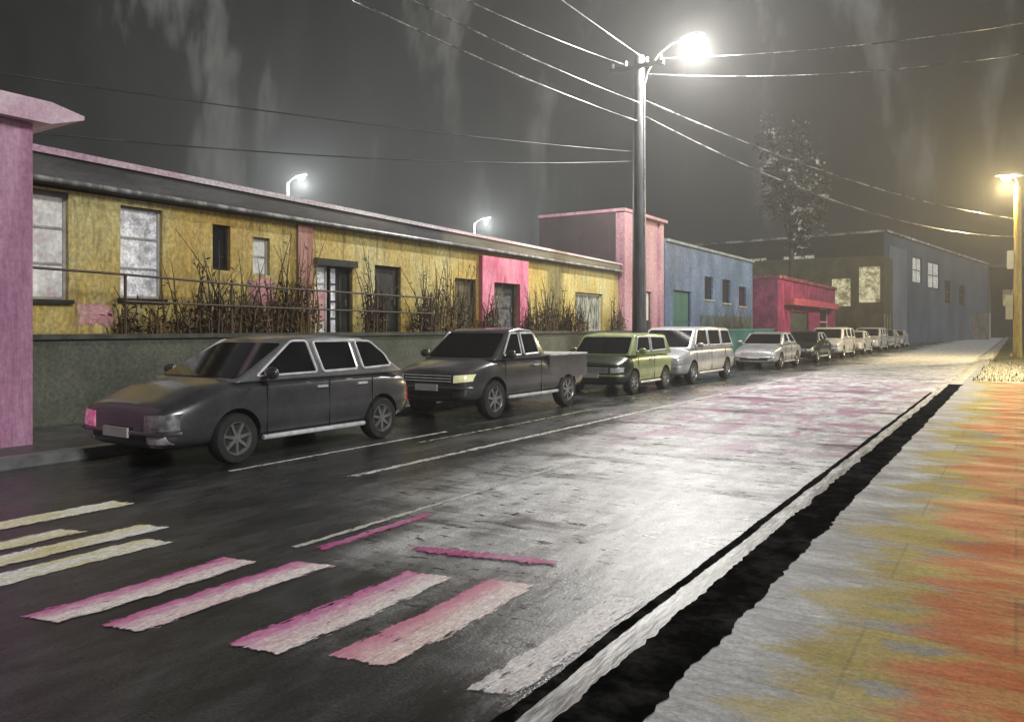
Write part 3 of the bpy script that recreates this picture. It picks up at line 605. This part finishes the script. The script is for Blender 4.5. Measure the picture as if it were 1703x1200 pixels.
# ------------------------------------------------------------------ cars
tyre_m = mat('tyre_rubber', (.012, .012, .012), (.025, .025, .025), scale=8, rough=.6, bump=.2)
rim_m = mat('alloy_rim', (.26, .26, .25), (.42, .42, .4), scale=8, rough=.3, metal=.7)
chrome = mat('bright_trim', (.55, .55, .55), (.85, .85, .84), scale=5, rough=.3, metal=.2)
carglass = mat('car_glass', (.006, .006, .007), (.012, .012, .013), scale=2, rough=.06, spec=.45)
blackp = mat('black_plastic', (.012, .012, .012), (.02, .02, .02), scale=6, rough=.5)
clear_l = mat('headlamp_clear', (.35, .35, .34), (.7, .7, .66), scale=12, rough=.15, coat=.6)
pink_l = mat('headlamp_pink_reflection', (.62, .06, .22), (.8, .3, .45), scale=9, rough=.2, emit=.22, coat=.6)  # reflected pink light painted into the lens and made to glow
yel_l = mat('headlamp_yellow', (.6, .58, .25), (.8, .78, .5), scale=9, rough=.2, emit=.3, coat=.6)
tail_m = mat('tail_lamp', (.25, .02, .02), (.4, .04, .04), scale=9, rough=.2, coat=.5)
plate_m = mat('blank_plate', (.4, .4, .37), (.5, .5, .46), scale=9, rough=.5)
def carpaint(name, c, c2=None, rough=.3): return mat(name, c, c2 or tuple(x * 1.5 for x in c), scale=1.4, lo=.36, hi=.66, rough=rough, metal=.35, coat=.55, fine=.12, bscale=30)

def wheel(parent, x, y, r, wd, sgn, spokes=7):
    M = Matrix.Translation((x, y, r)) @ Matrix.Rotation(R(90) * sgn, 4, 'Y')
    t = MB().lathe([(r*.62, -wd/2), (r*.93, -wd/2), (r, -wd*.32), (r, wd*.32), (r*.93, wd/2), (r*.66, wd/2), (r*.62, wd*.3)], 28, M)
    wh = t.build('wheel', tyre_m, parent, smooth=35)
    q = MB().lathe([(r*.61, wd*.28), (r*.655, wd*.49), (r*.64, wd*.52), (r*.58, wd*.42), (r*.55, wd*.22), (.0001, wd*.2)], 28, M)
    q.lathe([(r*.16, wd*.2), (r*.15, wd*.42), (.0001, wd*.44)], 12, M)
    for k in range(spokes):
        a = 2*math.pi*k/spokes; S = M @ Matrix.Rotation(a, 4, 'Z')
        vs = [S @ Vector(p) for p in [(r*.1, -r*.07, wd*.25), (r*.6, -r*.05, wd*.25), (r*.6, r*.05, wd*.25), (r*.1, r*.07, wd*.25), (r*.1, -r*.07, wd*.42), (r*.6, -r*.05, wd*.46), (r*.6, r*.05, wd*.46), (r*.1, r*.07, wd*.42)]]
        q.add(vs, [(0, 1, 2, 3), (4, 5, 6, 7), (0, 1, 5, 4), (1, 2, 6, 5), (2, 3, 7, 6), (3, 0, 4, 7)])
    q.build('rim', rim_m, wh, smooth=35)

def panel(pts, nrm_off, thick=.008):
    """thin pane following the given 3-D outline, standing off its surface"""
    pts = [Vector(p) for p in pts]; n = (pts[1] - pts[0]).cross(pts[2] - pts[0]).normalized()
    if n.dot(Vector(nrm_off)) < 0: pts = pts[::-1]; n = -n
    k = len(pts); mb = MB()
    mb.add([p + n * .004 for p in pts] + [p + n * (.004 + thick) for p in pts], [tuple(range(k-1, -1, -1)), tuple(range(k, 2*k))] + [(i, (i+1) % k, k+(i+1) % k, k+i) for i in range(k)])
    return mb

def round_poly(pts, rad, n=4):
    out = []; k = len(pts)
    for i in range(k):
        p0, p, p1 = Vector(pts[i-1]), Vector(pts[i]), Vector(pts[(i+1) % k]); r_ = rad if not isinstance(rad, (list, tuple)) else rad[i]
        a = p + (p0 - p).normalized() * min(r_, (p0-p).length*.45); b = p + (p1 - p).normalized() * min(r_, (p1-p).length*.45)
        for j in range(n + 1):
            t = j / n; out.append(a.lerp(p, t).lerp(p.lerp(b, t), t))
    return out

def make_car(name, body, L, W, wf, wr, r, stations, cab, paintm, trim=chrome, lights=clear_l, light_box=None, fog=None, pillars=(), wins=None, cabm=None, bed=None, spokes=7, grille=True, bars=True):
    """local: x across, y from nose (0) to tail (L); z up. stations (y, z_bottom, z_top, half_width)"""
    root = empty(name, (0, 0, 0)); hw = W / 2
    mb = MB(); n = None
    rings = []
    for (y, zb, zt, h_) in stations:
        dz = zt - zb
        half = [(0, zb), (h_*.82, zb), (h_*.965, zb + min(.09, dz*.2)), (h_*.995, zb + dz*.34), (h_, zb + dz*.62), (h_*.965, zt - dz*.13), (h_*.88, zt - dz*.02), (h_*.5, zt + .022), (0, zt + .03)]
        ring = [(x, y, z) for x, z in half] + [(-x, y, z) for x, z in half[-2:0:-1]]
        rings.append(ring)
    n = len(rings[0]); k = len(rings)
    mb.add([p for q in rings for p in q], [(i*n+j, i*n+(j+1) % n, (i+1)*n+(j+1) % n, (i+1)*n+j) for i in range(k-1) for j in range(n)] + [tuple(range(n-1, -1, -1)), tuple(range((k-1)*n, k*n))])
    bo = mb.build('body', [paintm, blackp], root)
    s_ = bo.modifiers.new('s', 'SUBSURF'); s_.levels = s_.render_levels = 2
    cut = MB()
    for y in (wf, wr):
        for sg in (-1, 1):
            cut.lathe([(r * 1.17, -.26), (r * 1.17, .2)], 28, Matrix.Translation((sg * hw, y, r * 1.02)) @ Matrix.Rotation(R(90) * sg, 4, 'Y'))
    co = cut.build('cutter', [blackp])
    b_ = bo.modifiers.new('b', 'BOOLEAN'); b_.object = co; b_.operation = 'DIFFERENCE'; b_.solver = 'EXACT'; b_.material_mode = 'TRANSFER'
    apply_mods(bo); bpy.data.objects.remove(co)
    for p in bo.data.polygons: p.use_smooth = True
    bo.data.set_sharp_from_angle(angle=R(38))
    # cabin: windscreen foot, roof front, roof rear, rear-screen foot
    y0, y1, y2, y3, zb, zr = cab['y0'], cab['y1'], cab['y2'], cab['y3'], cab['zb'], cab['zr']; wb_, wr_ = cab.get('wb', hw*.93), cab.get('wr', hw*.74)
    zb3 = cab.get('zb3', zb)
    prof = [(y0, zb - .05, wb_), (y1, zr - .05, wr_), ((y1*.6 + y2*.4), zr, wr_), (y2, zr - .04, wr_), (y3, zb3 - .05, wb_)]
    cm = MB(); vs = []
    for (y, z, hx) in prof: vs += [(-hx, y, z), (hx, y, z)]
    base = [(-wb_, y1, zb - .05), (wb_, y1, zb - .05), (-wb_, y2, zb - .05), (wb_, y2, zb - .05)]
    vs += base
    fsx = [(0, 1, 3, 2), (2, 3, 5, 4), (4, 5, 7, 6), (6, 7, 9, 8)]
    for sidx in (0, 1):
        g = lambda i: 2 * i + sidx
        fsx += [(g(0), g(1), 10 + sidx), (g(1), g(2), g(3), 12 + sidx, 10 + sidx), (g(3), g(4), 12 + sidx)]
    fsx += [(0, 10, 11, 1), (10, 12, 13, 11), (12, 8, 9, 13)]
    cm.add(vs, fsx)
    cb_ = cm.build('cabin', cabm or paintm, root)
    bv = cb_.modifiers.new('bv', 'BEVEL'); bv.width = .055; bv.segments = 3; bv.limit_method = 'ANGLE'; bv.angle_limit = R(25); apply_mods(cb_)
    for p in cb_.data.polygons: p.use_smooth = True
    cb_.data.set_sharp_from_angle(angle=R(30))
    # windscreen and rear screen
    def lerp3(A, B, t): return Vector(A).lerp(Vector(B), t)
    def screen(A, B, C, D, nm, nr, i0=.06, i1=.07):   # A,B foot left/right; C,D head right/left
        pts = []
        for (s, t) in ((i0, i1), (1 - i0, i1), (1 - i0, 1 - i1*1.1), (i0, 1 - i1*1.1)):
            pts.append(lerp3(lerp3(A, B, s), lerp3(D, C, s), t))
        panel(round_poly(pts, .07), nr).build(nm, carglass, root)
    screen((-wb_, y0, zb - .05), (wb_, y0, zb - .05), (wr_, y1, zr - .05), (-wr_, y1, zr - .05), 'windscreen', (0, -1, .6), .05, .10)
    screen((-wb_, y3, zb3 - .05), (wb_, y3, zb3 - .05), (wr_, y2, zr - .04), (-wr_, y2, zr - .04), 'rear_window', (0, 1, .5), .07, .14)
    # side glass
    X = lambda z: wb_ + (wr_ - wb_) * (z - (zb - .05)) / (zr - zb + .02)
    for sg in (-1, 1):
        for wpoly in wins:
            pts = [(sg * X(z), y, z) for y, z in wpoly]
            rp2 = round_poly(pts, [.05] * len(pts))
            wn = panel(rp2, (sg, 0, .3)).build('side_window', carglass, root)
            if bars: MB().tube([p + Vector((sg * .012, 0, 0)) for p in rp2 + rp2[:2]], .018, 5, False).build('trim', trim, wn, smooth=60)
        dy = cab.get('mirror', y0 + .28)
        mr = MB(); Mm = Matrix.Translation((sg * (hw + .10), dy, zb + .06)) @ Matrix.Diagonal((.11, .06, .075, 1))
        mr.lathe([(.3, -1), (.8, -.75), (1, -.2), (1, .3), (.7, .85), (.25, 1)], 12, Mm); mr.tube([(sg * (hw - .06), dy + .02, zb), (sg * (hw + .04), dy, zb + .02)], .02, 6)
        mr.build('mirror', paintm, root, smooth=50)
        for hy in cab.get('handles', ()): MB().box(sg*hw*.985 - .012, sg*hw*.985 + .02, hy - .09, hy + .09, zb - .17, zb - .14).build('door_handle', trim, root)
        for sy in cab.get('seams', ()): MB().box(sg*hw*.993 - .008, sg*hw*.993 + .004, sy - .005, sy + .005, .3, zb - .07).build('door_seam', blackp, root)
        MB().tube([(sg*hw*.975, wf + r*1.25, stations[len(stations)//2][1] + .05), (sg*hw*.975, wr - r*1.25, stations[len(stations)//2][1] + .05)], .03, 6).build('sill_trim', trim, root, smooth=60)
        wheel(root, sg * (hw - .11), wf, r, .2, sg, spokes); wheel(root, sg * (hw - .11), wr, r, .2, sg, spokes)
    # nose: lamps, grille and plate follow the body surface
    bm_ = bmesh.new(); bm_.from_mesh(bo.data); tree_ = BVHTree.FromBMesh(bm_); bm_.free()
    def onbody(x, z, front=True):
        for k in range(14):
            xx = x * (1 - .015 * k); hit = tree_.ray_cast(Vector((xx, -1 if front else L + 1, z)), Vector((0, 1 if front else -1, 0)))
            if hit[0] is not None and abs(hit[0].y - (0 if front else L)) < .62: return hit[0]
        return Vector((x, 0 if front else L, z))
    def shell(x0, x1, z0, z1, nm, m_, front=True, off=.012, nx=8, nz=3, par=None, skew=0.0):
        s_ = -1 if front else 1; vs = []
        for o_ in (off, -.03):
            for b2 in range(nz + 1):
                for a in range(nx + 1):
                    x = x0 + (x1 - x0) * a / nx; z = z0 + (z1 - z0) * b2 / nz + skew * (a / nx) * (1 - b2 / nz * .4); p = onbody(x, z, front); vs.append((p.x, p.y + s_ * o_, z))
        w_ = nx + 1; t_ = w_ * (nz + 1); fq = []
        for b2 in range(nz):
            for a in range(nx): q0 = b2 * w_ + a; fq += [(q0, q0+1, q0+w_+1, q0+w_), (t_+q0, t_+q0+w_, t_+q0+w_+1, t_+q0+1)]
        rim = [a for a in range(w_)] + [b2*w_+nx for b2 in range(1, nz+1)] + [nz*w_+a for a in range(nx-1, -1, -1)] + [b2*w_ for b2 in range(nz-1, 0, -1)]
        fq += [(rim[k], t_+rim[k], t_+rim[(k+1) % len(rim)], rim[(k+1) % len(rim)]) for k in range(len(rim))]
        return MB().add(vs, fq).build(nm, m_, par or root, smooth=30)
    z0, z1, xw = light_box or (.55, .68, .26); xo = hw * .925; xi = xo - xw; bz = stations[0][1]
    for i, sg in enumerate((-1, 1)):
        shell(sg*xi, sg*xo, z0, z1 - .03, 'headlight', lights[i] if isinstance(lights, (list, tuple)) else lights, skew=.03, nx=10)
        if fog: shell(sg*hw*.58, sg*hw*.86, fog[0], fog[1], 'fog_lamp', fog[2], nx=6)
    if grille:
        gw = xi - .05; go = shell(-gw, gw, z0 + .0, z1 - .02, 'grille', blackp, nx=12); 
        sl = MB()
        for t in (.15, .45, .75):
            zz = z0 + (z1 - z0) * t; sl.tube([onbody(x, zz) + Vector((0, -.016, 0)) for x in [gw * (k/6 - 1) for k in range(13)]], .009, 5)
        sl.build('slats', trim, go, smooth=60)
    shell(-hw*.62, hw*.62, bz + .02, bz + .10, 'air_intake', blackp, off=.006, nx=12, nz=2)
    bt = MB(); zz = (bz + .12 + z0) / 2 - .015
    bt.tube([onbody(x, zz) + Vector((0, -.012, 0)) for x in [hw*.93 * (k/8 - 1) for k in range(17)]], .028, 6); bt.build('bumper', blackp if bars == 2 else paintm, root, smooth=60)
    p_ = onbody(0, zz); MB().box(-.24, .24, p_.y - .055, p_.y - .03, zz - .055, zz + .055).build('number_plate', plate_m, root)
    for sg in (-1, 1):
        zt = stations[-1][2]; shell(sg*hw*.72, sg*hw*.93, zt - .3, zt - .1, 'tail_light', tail_m, False, nx=6)
    if bed: bed(root, paintm)
    return root

def body_st(L, hw, hood0, hood1, y_ws, y_tail, belt, tail, zb=.22):
    return [(0.0, zb + .1, hood0 - .16, hw*.80), (.05, zb + .02, hood0 - .07, hw*.88), (.3, zb, hood0, hw*.965), (y_ws*.62, zb, (hood0+hood1)/2 + .02, hw), (y_ws, zb, hood1, hw), (y_ws + .5, zb, belt, hw), ((y_ws + y_tail)/2, zb, belt, hw),
            (y_tail, zb, belt, hw), (L - .25, zb + .02, tail, hw*.97), (L - .05, zb + .08, tail - .03, hw*.91), (L, zb + .14, tail - .12, hw*.84)]
def place(c, front_y, label, x=-8.58):
    c.location = (x, front_y, 0); tag(c, label, 'car', 'cars parked along the kerb')

# 1 dark grey wagon, nearest
d1 = carpaint('charcoal_paint', (.05, .05, .053), (.09, .09, .094))
c1 = make_car('parked_car', None, 4.12, 1.84, .92, 3.42, .30, body_st(4.12, .92, .79, .965, .88, 3.4, .97, .93),
    dict(y0=.93, y1=1.93, y2=3.25, y3=3.98, zb=.99, zr=1.50, wr=.66, mirror=1.32, handles=(2.25, 3.0), seams=(1.35, 2.38, 3.2)), d1, cabm=carpaint('grey_cabin_paint', (.16, .16, .165), (.28, .28, .28)), grille=False, lights=[pink_l, mat('headlamp_dull', (.09, .09, .09), (.3, .3, .3), scale=9, rough=.2, coat=.6)],
    light_box=(.44, .66, .36), fog=(.27, .41, mat('fog_lamp_pale', (.4, .33, .36), (.75, .7, .7), scale=14, rough=.2, coat=.4)),
    wins=[[(1.24, 1.01), (2.23, 1.02), (2.16, 1.43), (1.9, 1.43)], [(2.34, 1.02), (2.98, 1.03), (2.94, 1.42), (2.27, 1.42)], [(3.1, 1.03), (3.68, 1.05), (3.6, 1.22), (3.36, 1.41), (3.05, 1.42)]])
place(c1, 5.06, 'dark charcoal hatchback with a pink reflection on its headlight, nearest parked car', -8.6)
# 2 grey pickup
d2 = carpaint('grey_paint', (.055, .055, .056), (.12, .12, .12))
def bed(root, pm):
    q = MB(); hw = .87
    q.box(-hw, -hw + .07, 2.72, 4.3, .6, 1.05); q.box(hw - .07, hw, 2.72, 4.3, .6, 1.05); q.box(-hw + .07, hw - .07, 4.22, 4.3, .6, 1.05); q.box(-hw + .07, hw - .07, 2.72, 2.8, .6, 1.05)
    q.build('bed', pm, root); MB().box(-hw - .01, hw + .01, 2.72, 4.31, 1.054, 1.085).build('bed_rail', chrome, root)
c2 = make_car('parked_pickup', None, 4.35, 1.76, .82, 3.48, .34, body_st(4.35, .88, .92, 1.04, 1.0, 2.7, 1.04, .86, .3),
    dict(y0=.85, y1=1.55, y2=2.4, y3=2.72, zb=1.06, zr=1.60, wr=.68, mirror=1.15, handles=(2.2,), seams=(1.15, 2.4)), d2, lights=[clear_l, yel_l], light_box=(.66, .82, .26),
    wins=[[(1.16, 1.10), (1.78, 1.10), (1.78, 1.50), (1.52, 1.50)], [(1.88, 1.10), (2.42, 1.12), (2.32, 1.5), (1.86, 1.5)]], bed=bed)
place(c2, 10.6, 'grey pickup with a yellow headlight, second car from the left'); c2['category'] = 'pickup truck'
# 3 small green car
d3 = carpaint('lime_green_paint', (.20, .27, .10), (.40, .46, .22), .35)
c3 = make_car('parked_car', None, 3.35, 1.7, .72, 2.72, .29, body_st(3.35, .85, .82, .94, .7, 3.0, .95, .93),
    dict(y0=.55, y1=1.05, y2=2.95, y3=3.28, zb=.97, zr=1.47, wr=.72, mirror=.95, handles=(1.75,), seams=(.95, 1.95)), d3, light_box=(.52, .68, .26), cabm=d3,
    wins=[[(.92, 1.02), (1.78, 1.02), (1.78, 1.38), (1.12, 1.38)], [(1.9, 1.02), (2.85, 1.04), (2.8, 1.36), (1.9, 1.38)]])
place(c3, 16.75, 'small boxy lime green car with a shaded dark nose, third in the row')
dk = carpaint('shaded_green_paint', (.02, .03, .018), (.04, .055, .03)); b3 = [o for o in c3.children if o.name.startswith('body')][0]; b3.data.materials.append(dk)  # shade on the car's nose painted as a darker green
for p in b3.data.polygons:
    if p.center.y < 1.0 and p.material_index == 0 and (p.center.y < .62 or p.normal.z > .6 or p.center.y < .35 + p.center.z * .3): p.material_index = 2
# 4 silver van
d4 = carpaint('silver_paint', (.34, .34, .34), (.60, .60, .59))
c4 = make_car('parked_van', None, 5.0, 1.78, .95, 4.0, .32, body_st(5.0, .89, .88, 1.02, 1.0, 4.6, 1.02, 1.0, .25),
    dict(y0=.8, y1=1.55, y2=4.5, y3=4.95, zb=1.04, zr=1.64, wr=.72, mirror=1.2, handles=(2.3, 3.0), seams=(1.2, 2.5, 3.8)), d4, light_box=(.6, .76, .28),
    wins=[[(1.2, 1.09), (2.3, 1.09), (2.3, 1.54), (1.58, 1.54)], [(2.44, 1.09), (3.5, 1.09), (3.5, 1.54), (2.44, 1.54)], [(3.64, 1.09), (4.62, 1.1), (4.45, 1.52), (3.64, 1.54)]])
place(c4, 20.55, 'silver people carrier parked right of the lime green car'); c4['category'] = 'van'
# 5 silver sedan
d5 = carpaint('pale_silver_paint', (.36, .36, .36), (.62, .62, .62))
c5 = make_car('parked_car', None, 4.5, 1.74, .85, 3.5, .31, body_st(4.5, .87, .78, .92, 1.15, 3.5, .95, .93),
    dict(y0=1.1, y1=1.95, y2=3.05, y3=3.8, zb=.97, zr=1.44, wr=.64, mirror=1.5, handles=(2.3, 3.1), seams=(1.45, 2.45)), d5, light_box=(.52, .66, .28),
    wins=[[(1.5, 1.02), (2.38, 1.02), (2.36, 1.36), (1.92, 1.36)], [(2.5, 1.02), (3.4, 1.03), (3.05, 1.36), (2.48, 1.36)]])
place(c5, 30.6, 'pale silver saloon parked in front of the crimson shop')
# farther cars: copies with other paint
def repaint(c, pm, old):
    for ch in c.children:
        if ch.type == 'MESH' and ch.data.materials and any(m == old for m in ch.data.materials):
            for s in ch.material_slots:
                if s.material == old: s.link = 'OBJECT'; s.material = pm
dark5 = carpaint('near_black_paint', (.018, .018, .02)); wht = carpaint('white_paint', (.5, .5, .49), (.66, .66, .65), .4); wht2 = carpaint('ivory_paint', (.42, .42, .4), (.62, .62, .6), .4)
for src, fy, pm, old, lb in [(c5, 37.3, dark5, d5, 'near black saloon just beyond the pale silver saloon'), (c4, 43.6, wht, d4, 'white van, nearest of the far white vehicles'),
                             (c5, 50.6, wht, d5, 'white saloon directly behind the white van'), (c4, 57.2, wht2, d4, 'ivory van farther up the row of parked cars'),
                             (c1, 64.2, wht2, d1, 'ivory hatchback between the ivory van and the last car'), (c5, 70.8, d5, d5, 'silver saloon, last and farthest of the parked row')]:
    c = copy_tree(src); place(c, fy, lb)
    if 'van' in lb.split(',')[0].split(' farther')[0].split(): c['category'] = 'van'
    if pm is not old: repaint(c, pm, old)

# ------------------------------------------------------------------ plants
def stalks(name, loc, n, h, spread, m, label, seed, cat='dry shrub', group='dry shrubs on the terrace', leafy=.5):
    q = random.Random(seed); mb = MB()
    for i in range(n):
        b_ = Vector((q.uniform(-.14, .14), q.uniform(-spread, spread), 0)); hh = h * q.uniform(.45, 1.0) * (1 if q.random() > .5 else .6)
        lean = Vector((q.uniform(-.12, .12), q.gauss(0, .22), 0)); k = 5; pts = []
        for j in range(k + 1):
            t = j / k; pts.append(b_ + lean * hh * t * t + Vector((q.uniform(-.012, .012), q.uniform(-.02, .02), hh * t)))
        mb.tube(pts, [.021 * (1 - .8 * j / k) for j in range(k + 1)], 4)
        for _ in range(int(leafy * 14)):
            t = q.uniform(.08, .95) ** 1.3; p = b_ + lean * hh * t * t + Vector((0, 0, hh * t)); d = Vector((q.uniform(-.5, .5), q.uniform(-1, 1), q.uniform(-.1, .9))).normalized() * q.uniform(.05, .16)
            s = Vector((q.uniform(-1, 1), q.uniform(-1, 1), q.uniform(-1, 1))).normalized() * .02
            mb.add([p, p + d * .5 + s, p + d, p + d * .5 - s], [(0, 1, 2, 3)])
    for _ in range(int(n * 12)):      # leaf litter thicket at the foot
        p = Vector((q.uniform(-.16, .16), q.gauss(0, spread * .6), abs(q.gauss(0, .16 * h)))); d = Vector((q.uniform(-.6, .6), q.uniform(-1, 1), q.uniform(0, 1.2))).normalized() * q.uniform(.06, .14)
        s = Vector((q.uniform(-1, 1), q.uniform(-1, 1), q.uniform(-1, 1))).normalized() * .03
        mb.add([p, p + d * .5 + s, p + d, p + d * .5 - s], [(0, 1, 2, 3)])
    o = mb.build(name, m, loc=loc, fixn=False); tag(o, label, cat, group); return o
dry = mat('dry_brown_stems', (.028, .014, .005), (.085, .048, .014), scale=3, rough=.7)
dry2 = mat('ochre_dry_stems', (.08, .05, .012), (.18, .12, .035), scale=3, rough=.7)
SH = [(7.7, 12, .9, .35, dry, 'low dry brown shrub under the left end of speckled white window'), (8.5, 14, 1.25, .4, dry, 'dry brown shrub under the right end of speckled white window'),
      (9.3, 26, 2.0, .4, dry, 'tall dry stalks left of the small dark window'), (10.1, 24, 1.7, .4, dry, 'dry stalks right under the small dark window'),
      (10.9, 28, 2.2, .4, dry, 'tall dry stalks beside the narrow pale window'), (11.6, 24, 2.1, .3, dry2, 'ochre dry stalks at the foot of the faded red pilaster'),
      (13.6, 28, 2.2, .28, dry, 'tall dark brown stalks between glazed door and dark doorway'), (15.5, 28, 2.0, .4, dry, 'dry brown shrub just right of the dark doorway'),
      (16.3, 28, 2.1, .4, dry2, 'ochre stalks halfway between doorway and olive brown shadowed opening'), (17.0, 26, 2.0, .4, dry, 'brown stalks just left of the olive brown shadowed opening'),
      (18.5, 20, 1.7, .3, dry, 'brown stalks climbing the left side of the crimson portal'), (20.75, 20, 1.5, .35, dry, 'brown stalks against the right side of crimson portal'),
      (21.7, 28, 1.8, .5, dry, 'dry thicket just right of the crimson portal'), (22.9, 26, 1.6, .5, dry, 'dry thicket midway between crimson portal and double window'),
      (23.9, 20, 1.4, .35, dry, 'dry shrub touching the left side of double window'), (27.0, 22, 1.5, .45, dry, 'dry shrub at the right end of the yellow wall')]
for i, (y, n, h, s, m_, lb) in enumerate(SH): stalks('dry_shrub', (-12.62, y, 1.5), n, h, s, m_, lb, 100 + i)
hb = mat('brown_hedge', (.03, .025, .012), (.12, .085, .05), scale=2, rough=.7)
for i, (y, lb) in enumerate([(38.6, 'brown bush at the left foot of the blue grey wall'), (40.6, 'brown bush in the middle below the blue grey wall'), (42.6, 'brown bush at the right foot of the blue grey wall')]):
    stalks('bush', (-12.45, y, .12), 60, 3.0, .9, hb, lb, 150 + i, 'bush', 'bushes below the blue building', 1.3)

def tree(name, loc, th, cr, ch, n, lm_, bm_, label, seed, lsize=.3):
    q = random.Random(seed); root = empty(name, loc, label=label, cat='tree')
    tr = MB(); tr.tube([(0, 0, 0), (.1, .05, th*.5), (0, .1, th), (.1, 0, th + ch*.6)], [.28, .22, .16, .04], 8)
    cl = []
    for i in range(16):
        a = q.uniform(0, 6.28); rr = cr * q.uniform(.25, 1); z = th + ch * q.uniform(-.15, .95); e = Vector((math.cos(a)*rr, math.sin(a)*rr, z)); s = Vector((0, .05, th * q.uniform(.75, 1.1)))
        tr.tube([s, s.lerp(e, .5) + Vector((0, 0, .3)), e], [.09, .05, .02], 5); cl.append(e)
    tr.build('trunk', bm_, root, smooth=60)
    cn = MB()
    for i in range(n):
        c = cl[q.randrange(len(cl))]; p = c + Vector((q.gauss(0, cr*.2), q.gauss(0, cr*.2), q.gauss(0, ch*.12)))
        d = Vector((q.uniform(-1, 1), q.uniform(-1, 1), q.uniform(-1, .4))).normalized() * lsize * q.uniform(.6, 1.5); s = Vector((q.uniform(-1, 1), q.uniform(-1, 1), q.uniform(-1, 1))).normalized() * lsize * .45
        cn.add([p, p + d*.5 + s, p + d, p + d*.5 - s], [(0, 1, 2, 3)])
    cn.build('crown', lm_, root, fixn=False); return root
leaf = mat('dark_leaves_lit_flecks', (.012, .013, .010), (.65, .65, .62), scale=.9, lo=.57, hi=.62, rough=.4, spec=.6)  # lamp-lit flecks painted pale into the leaf colour
bark = mat('dark_bark', (.015, .013, .01), (.04, .035, .03), scale=5, rough=.7, bump=.3)
tree('street_tree', (-15.5, 66, 0), 10.4, 2.3, 7.0, 8000, leaf, bark, 'tall dark tree with pale leaf flecks rising above the crimson shop', 31)
# verge on the right with wet grass
vg = MB(); q = random.Random(9)
vm = MB().add([(-1.0, 25, .128), (6, 23.5, .128), (6, 140, .128), (-.9, 140, .128), (-.9, 40, .128)], [(0, 1, 2, 3, 4)])
tag(vm.build('verge', mat('dark_verge', (.03, .035, .018), (.085, .085, .04), scale=1.3, rough=.45, bump=.4, fine=.3)), kind='structure')
for _ in range(4200):
    y = 25.3 + q.random() ** 1.7 * 60; x = q.uniform(-1.05, 3.5); h_ = q.uniform(.04, .12); a = q.uniform(0, 6.28); d = Vector((math.cos(a), math.sin(a), 0)); s = d.cross(Vector((0, 0, 1))) * .012
    p = Vector((x, y, .12)); t = p + d * h_ * .6 + Vector((0, 0, h_)); vg.add([p - s, p + s, t], [(0, 1, 2)])
tag(vg.build('verge_grass', mat('wet_grass', (.035, .04, .015), (.28, .27, .12), scale=1.2, lo=.5, hi=.62, rough=.35), fixn=False), 'wet yellowish grass on the verge below the yellow lamp', 'grass', kind='stuff')

# ------------------------------------------------------------------ haze
hz = MB().box(-640, 340, -80, 740, -1.2, 24).build('haze', None); hz['kind'] = 'stuff'
hm = bpy.data.materials.new('wet_night_air'); hm.use_nodes = True; N = hm.node_tree.nodes; N.remove(N['Principled BSDF'])
pvn = N.new('ShaderNodeVolumePrincipled'); pvn.inputs['Density'].default_value = .0024; pvn.inputs['Color'].default_value = (.9, .9, .88, 1); pvn.inputs['Anisotropy'].default_value = 0.56
hm.node_tree.links.new(pvn.outputs[0], N['Material Output'].inputs['Volume']); hz.data.materials.append(hm)
